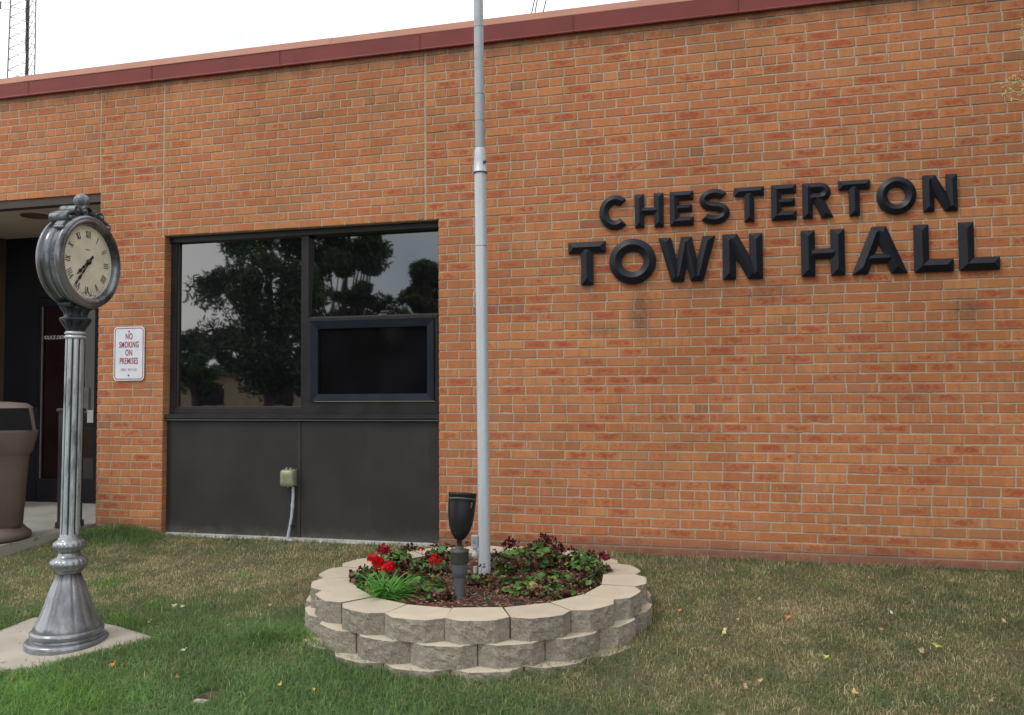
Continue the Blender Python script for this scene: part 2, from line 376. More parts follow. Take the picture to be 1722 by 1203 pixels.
def text(name, s, size, mat, parent, loc, sx=1., shear=0., ext=.0006, bold=0., rot=(math.pi/2, 0, 0), spacing=1., align='CENTER'):
    cu = bpy.data.curves.new(name, 'FONT'); cu.body = s; cu.size = size; cu.align_x = align; cu.align_y = 'CENTER'
    cu.extrude = ext; cu.shear = shear; cu.offset = bold; cu.space_character = spacing
    o = bpy.data.objects.new(name+'_tmp', cu); COL.objects.link(o); bpy.context.view_layer.update()
    me = bpy.data.meshes.new_from_object(o.evaluated_get(bpy.context.evaluated_depsgraph_get())); COL.objects.unlink(o); bpy.data.objects.remove(o)
    me.materials.clear(); r = link(name, me, mat, parent, loc, rot); r.scale = (sx, 1, 1); return r

# ---------------------------------------------------------------- the brick building
CH = .06773; HM = .1016; JT = .0100
bld = empty('town_hall_building', 'low orange brick town hall with dark red coping, wide window and recessed dark entrance', 'building')
WX0, WX1, WZ0, WZ1 = -2.512, -.068, -.02, 37*CH
DX1, DZ1 = -3.165, 43.1*CH
XL, XR, ZT = -7.5, 10.0, 57.3*CH
def brick_wall():
    V = []; F = []; UV = []; RC = []; MI = []
    def brick(x0, x1, z0, z1, deepL=False, deepR=False, redness=0., deep=.11):
        if x1-x0 < .012 or z1-z0 < .01: return
        r1, r2, r3 = random.random(), random.random(), random.random()
        if x1-x0 < .12 and deep > .1 and not (deepL or deepR) and redness is not None and hdr[0]: r2 *= .33; r1 = r1**.8
        r2 = max(0., min(1., r2+redness))
        j = lambda a: random.uniform(-a, a)
        dy = j(.0012); tl = j(.0008); n = max(2, int((x1-x0)/.034)); o = len(V)
        yb = deep if (deepL or deepR) else .02
        c = .0022
        top = [(x0+(x1-x0)*i/n, z1) for i in range(n+1)]; bot = [(x0+(x1-x0)*i/n, z0) for i in range(n+1)]
        outer = []
        for i, (x, z) in enumerate(bot): outer.append((x+(j(.0012) if 0 < i < n else j(.0009)), z+j(.0011)))
        outer.append((x1+j(.001), (z0+z1)/2+j(.006)))
        for i, (x, z) in enumerate(reversed(top)): outer.append((x+(j(.0012) if 0 < i < n else j(.0009)), z+j(.0011)))
        outer.append((x0+j(.001), (z0+z1)/2+j(.006)))
        if random.random() < .13:                              # a chipped arris
            k = random.randrange(len(outer)); outer[k] = (outer[k][0], outer[k][1]+(.006 if outer[k][1] < (z0+z1)/2 else -.006))
        cx, cz = (x0+x1)/2, (z0+z1)/2; hx, hz = (x1-x0)/2, (z1-z0)/2; K = len(outer)
        ring = lambda ins, y: [(cx+(x-cx)*(1-ins/hx), y+dy+tl*(z-cz)/hz, cz+(z-cz)*(1-ins/hz)) for x, z in outer]
        V.extend(ring(c, 0)); V.extend(ring(0, c)); V.extend([(x, yb, z) for x, z in outer])
        fs = [tuple(o+i for i in range(K))]
        for q in range(2):
            fs += [(o+q*K+i, o+(q+1)*K+i, o+(q+1)*K+(i+1) % K, o+q*K+(i+1) % K) for i in range(K)]
        for f in fs:
            F.append(f); MI.append(0)
            for i in f:
                x, y, z = V[i]; uu = (x-cx)/hx
                if len(f) == 4 and y > .004: uu *= 1.0
                UV.append(((uu), (z-cz)/hz)); RC.append((r1, r2, r3, 1))
    seedrow = random.Random(11); hdr = [False]
    def region(x0, x1, c0, c1, ph, red, edgeL=False, edgeR=False, headers=True, x0f=None, zmax=ZT):
        for k in range(c0, c1):
            z0, z1 = k*CH+JT/2, min((k+1)*CH-JT/2, zmax)
            if z1-z0 < .012: continue
            a = x0 if x0f is None else x0f(k); b = x1
            hdr[0] = k % 9 == 6
            if headers and k >= 0 and k % 9 == 6:
                st = ph*.3+seedrow.uniform(-.006, .006)+(0 if red is None else 0); mod = HM
            else:
                st = ph+(HM if (k % 9) % 2 else 0)+seedrow.uniform(-.012, .012); mod = 2*HM
            n0 = math.floor((a-st)/mod)-1; x = st+n0*mod
            js = [a]
            while x < b:
                if x > a+.035 and x < b-.035: js.append(x+random.uniform(-.002, .002))
                x += mod
            js.append(b)
            for i in range(len(js)-1):
                l, r = js[i], js[i+1]
                L0 = l+(JT/2 if i > 0 else (0 if edgeL else JT/2)); R0 = r-(JT/2 if i < len(js)-2 else (0 if edgeR else JT/2))
                brick(L0, R0, z0, z1, edgeL and i == 0, edgeR and i == len(js)-2, red)
    # main wall right of the window; above the window it starts at the control joint
    for lo, hi, a, e in ((-2, 37, WX1, True), (37, 58, -.172, False)):
        region(a, XR, lo, hi, .0, .10, edgeL=e)
    region(-2.528, -.180, 37, 58, .07, -.14)                      # infill panel above the window
    region(DX1, WX0, -2, 37, .03, .06, edgeL=True, edgeR=True)     # pier
    region(DX1, -2.536, 37, 44, .03, .10)
    region(DX1-.002, -2.536, 44, 58, .03, .10)
    region(XL, DX1-.008, 43, 58, .02, -.20)                        # over the entrance
    region(XL, -5.9, -2, 43, .02, 0., edgeR=True)
    # soffit-side bricks hidden; bedding mortar as slabs behind the faces
    def slab(x0, x1, z0, z1, y0=.0042, y1=.10):
        o = len(V)
        V.extend([(x, y, z) for z in (z0, z1) for y in (y0, y1) for x in (x0, x1)])
        for f in [(0, 2, 3, 1), (4, 5, 7, 6), (0, 1, 5, 4), (2, 6, 7, 3), (0, 4, 6, 2), (1, 3, 7, 5)]:
            F.append(tuple(i+o for i in f)); MI.append(1)
            for i in f: UV.append((0, 0)); RC.append((0, 0, 0, 1))
    g = .0035
    slab(WX1+g, XR, -.2, ZT, y1=.3); slab(WX0-g, WX1+g-.0005, WZ1+g, ZT, y1=.3)
    slab(DX1+g, WX0-g-.0005, -.2, ZT-.001, y1=.3); slab(XL, DX1+g-.0005, DZ1+g, ZT-.002, y1=.3); slab(XL, -5.9-g, -.2, DZ1, y1=.3)
    me = bpy.data.meshes.new('brick_wall'); me.from_pydata(V, [], F)
    uvl = me.uv_layers.new(name='UVMap'); uvl.data.foreach_set('uv', np.array(UV, 'f').ravel())
    ca = me.color_attributes.new('brnd', 'FLOAT_COLOR', 'CORNER'); ca.data.foreach_set('color', np.array(RC, 'f').ravel())
    me.polygons.foreach_set('material_index', MI)
    me.materials.append(M['brick']); me.materials.append(M['mortar']); me.update()
    o = link('brick_wall', me, None, bld); o['label'] = 'orange brick wall with header courses and pale mortar'
brick_wall()
# control joints (sealant)
for x, z0 in ((-.176, WZ1+.004), (-2.532, WZ1+.004), (DX1-.004, DZ1+.01)):
    m = MB(); m.box(x-.004, x+.004, .0025, .02, z0, ZT-.01); m.build('control_joint', M['mortar'], bld)
# roof deck and coping
box('roof', XL, XR, .02, 14, 3.84, 4.0, M['roofd'], bld, c=0)
FZ0, FZ1, CZ = 3.842, 3.967, 4.055
m = MB()
def prismx(m, prof, x0, x1, mi=0):
    n = len(prof); v = [(x0, y, z) for y, z in prof]+[(x1, y, z) for y, z in prof]
    m.add(v, [(i, (i+1) % n, n+(i+1) % n, n+i) for i in range(n)]+[tuple(range(n))[::-1], tuple(range(n, 2*n))], mi=mi)
sx = [onY(u, v, -.02).x for u, v in ((50, 140), (257, 120), (473, 100), (708, 80), (965, 50), (1242, 10))]
ed = [XL]+sx+[sx[-1]+1.3, sx[-1]+2.6, XR]
for i in range(len(ed)-1):
    w = random.uniform(-.0015, .0015)
    prismx(m, [(-.018+w, FZ0), (-.026+w, FZ0-.006), (-.030+w, FZ0+.002), (-.024+w, FZ0+.012), (-.024+w, FZ1), (.012, FZ1), (.012, FZ0)], ed[i]+.0012, ed[i+1]-.0012)
m.build('fascia', M['fascia'], bld)
for x in sx: m = MB(); m.box(x-.016, x-.0135, -.0268, -.0243, FZ0+.012, FZ1-.001); m.build('fascia_seam', M['fascia'], bld)
m = MB(); se = [onY(u, v, 0).x for u, v in ((42, 120), (556, 70))]; ed = [XL, se[0], se[1], se[1]+3.1, se[1]+6.2, XR]
for i in range(len(ed)-1):
    w = .002 if i == 1 else 0
    prismx(m, [(-.026-w, FZ1+.001), (-.026-w, FZ1+.006), (.045, CZ+w), (.40, CZ+.02+w), (.40, FZ1+.001)], ed[i]+.0008, ed[i+1]-.0008)
m.build('coping', M['cant'], bld)
# window
YW = .085
wn = bld
def frame_part(name, boxes, mat, c=.003):
    m = MB()
    for b in boxes: m.cbox(*b, c)
    return m.build(name, mat, wn)
PX0, PX1 = -2.453, -1.282; MU0, MU1 = -1.278, -1.214; QX1 = -.100; TZ = 1.752; SZ = 1.0; HZ = 2.440
wn = frame_part('window', [(WX0+.002, WX1-.002, YW-.020, YW+.10, HZ+.018, WZ1-.002), (WX0+.0025, PX0, YW, YW+.10, SZ+.056, HZ+.0175),
    (MU0, MU1, YW-.004, YW+.10, SZ+.004, HZ+.0175), (QX1, WX1-.003, YW, YW+.10, SZ+.004, HZ+.0175),
    (WX0+.0025, MU0-.0005, YW-.002, YW+.10, SZ+.004, SZ+.0555)], M['frame'])
for b_ in [(PX0+.0005, PX0+.016, YW+.012, YW+.09, SZ+.0561, HZ+.017), (PX0+.0165, MU0-.001, YW+.012, YW+.09, SZ+.0561, SZ+.068),
    (MU1+.0005, QX1-.0005, YW+.012, YW+.09, TZ+.031, TZ+.040)]: frame_part('glazing_bead', [b_], M['divider'], .002)
pL = MB(); pL.box(PX0+.014, MU0, YW+.030, YW+.040, SZ+.06, HZ+.017); o = pL.build('window_pane', M['glass'], wn); o['label'] = 'large left pane reflecting a tree'
pR = MB(); pR.add([(MU1, YW+.022, TZ+.03), (QX1, YW+.022, TZ+.03), (QX1, YW+.050, HZ+.017), (MU1, YW+.050, HZ+.017), (MU1, YW+.030, TZ+.03), (QX1, YW+.030, TZ+.03), (QX1, YW+.058, HZ+.017), (MU1, YW+.058, HZ+.017)],
    [(0, 1, 2, 3), (7, 6, 5, 4), (0, 4, 5, 1), (1, 5, 6, 2), (2, 6, 7, 3), (3, 7, 4, 0)]); o = pR.build('window_pane', M['glassr'], wn); o['label'] = 'upper right pane reflecting dark trees'
sash = frame_part('opening_sash', [(MU1+.001, QX1-.001, YW-.012, YW+.05, TZ, TZ+.030), (MU1+.001, QX1-.001, YW-.008, YW+.05, SZ+.0035, SZ+.105),
    (MU1+.001, MU1+.030, YW-.008, YW+.05, SZ+.1055, TZ-.0005), (QX1-.030, QX1-.001, YW-.008, YW+.05, SZ+.1055, TZ-.0005)], M['frame'])
sx0, sx1, sz0, sz1 = MU1+.032, QX1-.032, SZ+.108, TZ-.002; b = .058
m = MB()
for q in ([(sx0, sz0), (sx1, sz0), (sx1-b, sz0+b), (sx0+b, sz0+b)], [(sx1, sz0), (sx1, sz1), (sx1-b, sz1-b), (sx1-b, sz0+b)],
          [(sx1, sz1), (sx0, sz1), (sx0+b, sz1-b), (sx1-b, sz1-b)], [(sx0, sz1), (sx0, sz0), (sx0+b, sz0+b), (sx0+b, sz1-b)]):
    c0 = Vector((sum(p[0] for p in q)/4, sum(p[1] for p in q)/4)); q = [((p[0]-c0.x)*.998+c0.x, (p[1]-c0.y)*.994+c0.y) for p in q]
    v = [(x, YW-.022 if i < 2 else YW-.012, z) for i, (x, z) in enumerate(q)]+[(x, YW+.05, z) for x, z in q]
    m.add(v, [(0, 1, 2, 3), (0, 4, 5, 1), (1, 5, 6, 2), (2, 6, 7, 3), (3, 7, 4, 0), (7, 6, 5, 4)])
m.build('sash_rail', M['sash'], wn)
m = MB(); m.box(sx0+b-.004, sx1-b+.004, YW+.008, YW+.016, sz0+b-.004, sz1-b+.004); m.build('sash_pane', M['glass2'], wn)
frame_part('window_sill', [(WX0+.003, WX1-.004, .020, YW+.10, SZ-.022, SZ+.003), (WX0+.003, WX1-.004, .035, YW+.10, SZ-.052, SZ-.0225), (WX0+.004, WX1-.005, .012, .0195, SZ-.030, SZ-.016)], M['frame'])
M['sillhi'] = mottled('sill_highlight', (.16, .18, .22), (.12, .14, .17), 6, .3)  # paler colour paints the highlight line along the sill
frame_part('sill_highlight', [(WX0+.006, WX1-.007, .026, .0345, SZ-.046, SZ-.038)], M['sillhi'], .002)
DVX = -1.274
o = box('lower_panel', WX0+.002, DVX-.014, .055, .12, -.010, SZ-.053, M['panel'], bld); o = box('lower_panel', DVX+.014, WX1-.002, .055, .12, -.010, SZ-.053, M['panel'], bld)
box('panel_divider', DVX-.0135, DVX+.0135, .048, .12, -.010, SZ-.0535, M['divider'], bld)
m = MB(); prismx(m, [(-.010, -.06), (-.010, .002), (.0, .012), (.054, .020), (.054, -.06)], WX0+.012, WX1-.003); m.build('base_flashing', M['flash'], bld)
# entrance recess
en = bld
box('lintel', -5.9, DX1-.002, .012, .10, DZ1-.075, DZ1-.003, M['lintel'], en)
box('ceiling', -5.9, DX1+.0, .1005, 1.3, DZ1-.074, DZ1-.02, M['soffit'], en, 0)
zc = DZ1-.074; lp = onZ(60, 363, zc)
m = MB(); m.lathe([(.0, -.002), (.115, -.002), (.118, -.008), (.128, -.008), (.130, 0)], 48, (lp.x, lp.y, zc), cap=False); m.build('ceiling_light', M['brownwall'], en)
BXL = onY(7, 600, 1.2).x
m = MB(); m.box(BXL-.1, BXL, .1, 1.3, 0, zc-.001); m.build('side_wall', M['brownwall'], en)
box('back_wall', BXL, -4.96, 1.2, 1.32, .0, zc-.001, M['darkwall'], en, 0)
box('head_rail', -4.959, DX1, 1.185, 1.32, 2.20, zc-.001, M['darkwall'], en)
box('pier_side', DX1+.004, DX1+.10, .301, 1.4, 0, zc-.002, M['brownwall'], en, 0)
DXa, DXb = -4.955, -4.20
m = MB(); m.cbox(DXa, DXa+.045, 1.20, 1.26, .06, 2.198, .003); m.cbox(DXb-.05, DXb, 1.20, 1.26, .06, 2.198, .003); m.cbox(DXa+.0455, DXb-.0505, 1.20, 1.26, .06, .30, .003); m.cbox(DXa+.0455, DXb-.0505, 1.20, 1.26, 2.10, 2.198, .003)
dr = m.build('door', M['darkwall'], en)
m = MB(); m.cbox(DXa+.046, DXa+.058, 1.192, 1.21, .3, 2.10, .002); m.build('door_edge', M['lightline'], dr)
m = MB(); m.box(DXa+.04, DXb-.04, 1.225, 1.235, .29, 2.11); m.build('door_glass', M['doorglass'], dr)
tp = onY(71, 568.5, 1.215)
text('lettering', 'POLICE DEPARTMENT', .052, M['textw'], dr, (tp.x, 1.219, tp.z), sx=.95, shear=.25, align='LEFT', bold=.0012)
m = MB(); m.cbox(-4.198, DX1, 1.20, 1.28, .06, .30, .003); m.cbox(-4.198, -4.16, 1.20, 1.28, .3005, 2.198, .003); side = m.build('sidelight', M['darkwall'], en)
m = MB(); m.box(-4.16, DX1, 1.235, 1.245, .30, 2.198); m.build('sidelight_glass', M['doorglass'], side)
for i, (ua, ub, mt) in enumerate(((140.5, 148.5, 'strip1'), (148.5, 153, 'strip2'), (153, 161.5, 'strip1'))):
    a, b_ = onY(ua, 652, 1.22), onY(ub, 694, 1.22); box('blind_slat', a.x, b_.x-.002, 1.222, 1.23, b_.z, a.z, M[mt], side, .001)
a, b_ = onY(139, 690, 1.15), onY(149, 711.5, 1.15); o = box('paper_notice', a.x, b_.x, 1.212, 1.2155, b_.z, a.z, M['paper'], side, .0008); o['label'] = 'small white paper notice taped inside the entrance'

# ---------------------------------------------------------------- raised letters
SEG = 40
class Letter:
    def __init__(s, hs, hr): s.m = MB(); s.hs = hs; s.hr = hr; s.e = 0
    def P(s, x, z, h): return (x, -h, z)
    def quad(s, a0, a1, b1, b0, insA=None, insB=None):
        """a hip-roofed bar; a0-a1 is one end, b0-b1 the other, counted the same way round"""
        s.e += .0006; hs, hr = s.hs+s.e*.3, s.hr+s.e*.2
        a0, a1, b1, b0 = [Vector(p) for p in (a0, a1, b1, b0)]
        A, B = (a0+a1)/2, (b0+b1)/2; ax = (B-A).normalized(); w = abs((a1-a0).cross(ax))
        ra, rb = A+ax*(w/2 if insA is None else insA), B-ax*(w/2 if insB is None else insB)
        vs = [s.P(p.x, p.y, 0) for p in (a0, a1, b1, b0)]+[s.P(p.x, p.y, hs) for p in (a0, a1, b1, b0)]+[s.P(ra.x, ra.y, hr), s.P(rb.x, rb.y, hr)]
        s.m.add(vs, [(0, 1, 5, 4), (1, 2, 6, 5), (2, 3, 7, 6), (3, 0, 4, 7), (4, 5, 8), (5, 6, 9, 8), (6, 7, 9), (7, 4, 8, 9), (3, 2, 1, 0)])
    def V(s, x, z0, z1, w, e=0): s.quad((x, z0), (x+w, z0), (x+w, z1), (x, z1))
    def H(s, z, x0, x1, w): s.quad((x0, z), (x0, z+w), (x1, z+w), (x1, z))
    def sweep(s, pts, w, closed=False):
        s.e += .0006; hs, hr = s.hs+s.e*.3, s.hr+s.e*.2
        pts = [Vector(p) for p in pts]; n = len(pts); rows = []
        for i, p in enumerate(pts):
            a = pts[(i-1) % n] if closed else pts[max(i-1, 0)]; b = pts[(i+1) % n] if closed else pts[min(i+1, n-1)]
            t = (b-a).normalized(); nn = Vector((-t.y, t.x))*w/2
            c = p.copy(); end = (not closed) and i in (0, n-1)
            if end: c = p+(t if i == 0 else -t)*w*.4
            rows.append([s.P(*(p+nn), 0), s.P(*(p+nn), hs), s.P(*c, hr), s.P(*(p-nn), hs), s.P(*(p-nn), 0)])
        vs = [v for r in rows for v in r]; fs = []
        for i in range(n if closed else n-1):
            j = (i+1) % n
            for k in range(4): fs.append((i*5+k, j*5+k, j*5+k+1, i*5+k+1))
        if not closed: fs += [(0, 1, 3, 4), (1, 2, 3), ((n-1)*5+4, (n-1)*5+3, (n-1)*5+1, (n-1)*5), ((n-1)*5+3, (n-1)*5+2, (n-1)*5+1)]
        s.m.add(vs, fs)
def arc(cx, cz, rx, rz, a0, a1, n=SEG): return [(cx+rx*math.cos(R_(a0+(a1-a0)*i/n)), cz+rz*math.sin(R_(a0+(a1-a0)*i/n))) for i in range(n+1)]
def make_letter(ch, x0, x1, z0, z1, w, par, wh):
    L = Letter(.016, .016+w*.30); Wd = x1-x0; H = z1-z0; k = w*.93; e = .0015
    if ch == 'T': L.V(x0+Wd/2-w/2, z0, z1-k-e+k*.6, w); L.H(z1-k, x0, x1, k)
    elif ch == 'H': L.V(x0, z0, z1, w); L.V(x1-w, z0, z1, w); L.H(z0+H*.5-k/2, x0+w*.5, x1-w*.5, k*.85)
    elif ch == 'E':
        L.V(x0, z0, z1, w); L.H(z1-k+e, x0+e, x1, k); L.H(z0-e, x0+e, x1, k); L.H(z0+H*.5-k*.42, x0+w*.5, x1-Wd*.06, k*.85)
    elif ch == 'L': L.V(x0, z0, z1, w); L.H(z0-e, x0+e, x1, k)
    elif ch == 'N':
        L.V(x0, z0, z1, w); L.V(x1-w, z0, z1, w); L.quad((x1-w*1.12, z0-e), (x1-.002, z0-e), (x0+w*1.12, z1+e), (x0+.002, z1+e))
    elif ch == 'A':
        L.quad((x0, z0), (x0+w*1.1, z0), (x0+Wd/2+w*.42, z1), (x0+Wd/2-w*.5, z1)); L.quad((x1-w*1.1, z0-e), (x1, z0-e), (x0+Wd/2+w*.5, z1+e), (x0+Wd/2-w*.42, z1+e)); L.H(z0+H*.22, x0+Wd*.24, x1-Wd*.24, k*.8)
    elif ch == 'W':
        q = w*.98; m1 = x0+Wd*.33; m2 = x1-Wd*.33; c = x0+Wd/2
        L.quad((m1-q*.5, z0), (m1+q*.4, z0), (x0+q, z1), (x0, z1)); L.quad((m1-q*.4, z0-e), (m1+q*.5, z0-e), (c+q*.45, z1-e), (c-q*.45, z1-e))
        L.quad((m2-q*.5, z0), (m2+q*.4, z0), (c+q*.4, z1), (c-q*.5, z1)); L.quad((m2-q*.4, z0-e), (m2+q*.5, z0-e), (x1, z1-e), (x1-q, z1-e))
    elif ch == 'O': L.sweep(arc(x0+Wd/2, z0+H/2, (Wd-w)/2, (H-w*.96)/2, 0, 360-360/64, 63), w, True)
    elif ch == 'C': L.sweep(arc(x0+Wd*.53, z0+H/2, (Wd*1.06-w)/2, (H-w*.96)/2, 46, 314, 46), w)
    elif ch == 'S':
        ry = (H-k)/4; rx = (Wd-w*.95)/2; cx = x0+Wd/2
        p = arc(cx, z1-k/2-ry, rx*.94, ry, 28, 262, 24)+arc(cx, z0+k/2+ry, rx, ry, 82, -152, 24); L.sweep(p, k)
    elif ch == 'R':
        L.V(x0, z0, z1, w); hb = H*.56; cy = z1-hb/2; ry = (hb-k)/2; xr = x1-Wd*.06-w/2-ry*1.15
        L.sweep([(x0+w*.5, z1-k/2-.001)]+arc(xr, cy, ry*1.15, ry-.001, 90, -90, 24)+[(x0+w*.5, z1-hb+k/2)], k)
        L.quad((x1-w*1.15, z0), (x1, z0), (x0+Wd*.62, z1-hb+k*.8), (x0+Wd*.62-w*1.0, z1-hb+k*.8))
    o = L.m.build('letter', M['letter'], par, loc=(0, -.008, 0)); o['label'] = f'black prismatic letter {ch} of {wh}'
Z1a, Z1b = 2.351, 2.594; Z2a, Z2b = 1.951, 2.268
s1 = empty('lettering_sign', 'upper row of smaller raised black letters reading CHESTERTON on the brick wall', 'sign letters', (1.18, 0, 2.351), 'raised black letters on the brick wall')
s2 = empty('lettering_sign', 'lower row of larger raised black letters reading TOWN HALL on the brick wall', 'sign letters', (.95, 0, 1.951), 'raised black letters on the brick wall')
for g, rows, za, zb, w, wh in ((s1, [('C', 1.183, 1.399), ('H', 1.440, 1.646), ('E', 1.690, 1.856), ('S', 1.892, 2.105), ('T', 2.135, 2.337), ('E', 2.383, 2.549), ('R', 2.588, 2.787), ('T', 2.821, 3.022), ('O', 3.062, 3.308), ('N', 3.348, 3.556)], Z1a, Z1b, .067, 'CHESTERTON'),
                          (s2, [('T', .951, 1.227), ('O', 1.252, 1.588), ('W', 1.606, 2.003), ('N', 2.050, 2.321), ('H', 2.573, 2.854), ('A', 2.897, 3.242), ('L', 3.285, 3.521), ('L', 3.555, 3.794)], Z2a, Z2b, .090, 'TOWN HALL')):
    holder = g
    for ch, a, b_ in rows:
        make_letter(ch, a, b_, za-(.004 if ch in 'OCS' else 0), zb+(.004 if ch in 'OCS' else 0), w, holder, wh)
    for c in g.children: c.location = Vector(c.location)-g.location

# ---------------------------------------------------------------- no smoking sign
def rrect(x0, x1, z0, z1, r, n=8):
    pts = []
    for cx, cz, a in ((x1-r, z1-r, 0), (x0+r, z1-r, 90), (x0+r, z0+r, 180), (x1-r, z0+r, 270)):
        pts += [(cx+r*math.cos(R_(a+90*i/n)), cz+r*math.sin(R_(a+90*i/n))) for i in range(n+1)]
    return pts
sg = empty('no_smoking_sign', 'white metal sign with red border reading NO SMOKING ON PREMISES, screwed to the brick pier', 'sign', (-2.842, 0, 1.29))
sw, sh = .305/2, .457
def plate(m, pts, y0, y1):
    n = len(pts); v = [(x, y0, z) for x, z in pts]+[(x, y1, z) for x, z in pts]
    m.add(v, [tuple(range(n)), tuple(range(n, 2*n))[::-1]]+[(i, (i+1) % n, n+(i+1) % n, n+i) for i in range(n)])
m = MB(); plate(m, rrect(-sw, sw, 0, sh, .035), -.012, -.0095); m.build('sign_plate', M['white'], sg)
m = MB(); A = rrect(-sw+.010, sw-.010, .010, sh-.010, .027); B = rrect(-sw+.0165, sw-.0165, .0165, sh-.0165, .021); n = len(A)
m.add([(x, -.0130, z) for x, z in A]+[(x, -.0130, z) for x, z in B]+[(x, -.0115, z) for x, z in A]+[(x, -.0115, z) for x, z in B], [(i, (i+1) % n, n+(i+1) % n, n+i) for i in range(n)]+[(2*n+i, 2*n+(i+1) % n, (i+1) % n, i) for i in range(n)]+[(n+i, n+(i+1) % n, 3*n+(i+1) % n, 3*n+i) for i in range(n)])
m.build('sign_border', M['red'], sg)
for z in (.045, sh-.040):
    m = MB(); m.lathe([(.0075, -.0122), (.0075, -.015), (.004, -.0165)], 16, (0, 0, z), axis='Y'); m.build('bolt', M['steel'], sg)
for s_, z, sz, sxx, mt in (('NO', .372, .072, .60, 'red'), ('SMOKING', .302, .072, .56, 'red'), ('ON', .234, .072, .60, 'red'), ('PREMISES', .164, .072, .57, 'red'), ('ORD. 2011-05', .092, .030, .80, 'fade')):
    text('sign_text', s_, sz, M[mt], sg, (0, -.0128, z), sx=sxx, bold=.0014 if mt == 'red' else .0002, spacing=1.12)

# ---------------------------------------------------------------- outlet box with conduit
bx = onY(488, 804, .03)
ob = empty('outlet_box', 'weathered olive outlet box with a grey conduit on the dark panel under the window', 'outlet box', (bx.x, .05, bx.z-.075))
X, Z = bx.x, bx.z
def rel(o, off): o.location = -Vector(off); return o
m = MB(); m.cbox(X-.052, X+.060, .030, .0545, Z-.070, Z+.072, .008); rel(m.build('back_box', M['boxd'], ob), ob.location)
m = MB(); m.lathe([(.060, .030), (.062, .018), (.060, -.012), (.052, -.026), (.030, -.030)], 48, (X-.006, 0, Z), axis='Y', sq=7); 
for v in range(len(m.v)): x, y, z = m.v[v]; m.v[v] = (x, y, Z+(z-Z)*1.12)
rel(m.build('cover', M['boxg'], ob), ob.location)
for q in (-.018, .018): m = MB(); m.cbox(X-.006+q-.008, X-.006+q+.008, .008, .035, Z+.066, Z+.084, .003); rel(m.build('hinge', M['boxg'], ob), ob.location)
m = MB(); m.cbox(X-.012, X+.0, .0, .03, Z-.080, Z-.064, .003); rel(m.build('latch', M['boxg'], ob), ob.location)
cp = [onY(u, v, .025) for u, v in ((492, 818), (492.5, 835), (491.5, 850), (490, 868), (488, 884), (485, 900), (483.5, 912), (483, 922))]
cp = [Vector((p.x, .030-.012*i/7 if i > 3 else .030, p.z)) for i, p in enumerate(cp)]
m = MB(); m.tube(cp, .0115, 14); m.tube([cp[2]+Vector((0, 0, .012)), cp[2]-Vector((0, 0, .022))], .0145, 14); rel(m.build('conduit', M['conduit'], ob), ob.location)
m = MB(); m.cbox(cp[4].x-.022, cp[4].x+.020, .014, .050, cp[4].z-.008, cp[4].z+.008, .003); rel(m.build('clamp', M['post'], ob), ob.location)

# ---------------------------------------------------------------- flagpole
fb = Vector((.671, -1.282, .03))
fp = empty('flagpole', 'tall grey metal flagpole standing in the ring planter, weathered upper section above a bolted collar', 'flagpole', fb)
def pole_pt(v):   # vertical axis with the slight lean seen in the photo
    u = 815-(970-v)*(10.5/970); d = ray(u, v); t = ((-1.282)-CAM.y)/d.y; p = CAM+d*t; return p-fb
top_dir = (pole_pt(20)-pole_pt(900)).normalized()
def pp(z): 
    a = pole_pt(900); return a+top_dir*((z-fb.z-a.z)/top_dir.z)
zj = (pole_pt(290)+fb).z
m = MB(); m.tube([pp(-.1), pp(zj)], .0355, 40); m.build('lower_pole', M['alu'], fp)
zj2 = (pole_pt(250)+fb).z
m = MB(); m.tube([pp(zj+.02), pp(6), pp(9.0)], [.0295, .027, .022], 40); m.build('upper_pole', M['alu_up'], fp)
m = MB(); m.tube([pp(zj-.006), pp(zj), pp(zj+.004), pp(zj+.07), pp(zj2-.01), pp(zj2)], [.0400, .0425, .0395, .0375, .0325, .0300], 40); cl = m.build('collar', M['alu'], fp)
m = MB(); c0 = pp(zj+.055); m.tube([c0+Vector((.030, -.022, 0)), c0+Vector((.044, -.030, 0))], [.011, .010], 6, smooth=False); m.build('bolt', M['steel'], cl)
m = MB(); m.tube([pp(zj-.007), pp(zj-.001)], .0432, 40); m.build('dark_seam', M['pvc'], cl)
m = MB(); zz = (pole_pt(505)+fb).z; c0 = pp(zz)
m.tube([c0+Vector((-.034, -.006, .060)), c0+Vector((-.043, -.012, .045)), c0+Vector((-.048, -.012, .0)), c0+Vector((-.044, -.012, -.035)), c0+Vector((-.034, -.006, -.045))], .004, 8); m.build('rope_loop', M['photo'], fp)
for v_, a in ((47, 0), (160, .1), (205, -.2), (415, .5)):
    q = (pole_pt(v_)+fb).z; r = .0297 if v_ < 250 else .0360
    m = MB(); m.tube([pp(q), pp(q+.0035)], r, 40); m.build('scuff_ring', M['steel'], fp)

# ---------------------------------------------------------------- photocell beside the pole
pc = onZ(800, 968, .06); pc = Vector((fb.x-.054, fb.y-.012, .05))
ph = empty('photocell', 'small light grey photocell with a lens on a short conduit beside the flagpole', 'photocell', pc)
m = MB(); m.tube([(0, 0, -.05), (0, 0, .10)], .011, 14); m.build('conduit', M['photo'], ph)
zb = onY(800, 915, pc.y).z-.05
m = MB(); m.tube([(0, 0, zb-.07), (0, 0, zb-.045), (0, 0, zb-.044), (0, 0, zb-.02)], [.020, .020, .014, .014], 18); m.tube([(0, 0, zb-.02), (0, 0, zb-.008)], .024, 18); m.cbox(-.019, .019, -.016, .016, zb-.008, zb+.052, .005); m.build('housing', M['photo'], ph)
m = MB(); m.cbox(-.011, .011, -.0185, -.0155, zb+.004, zb+.044, .002); m.build('lens', M['lens'], ph)

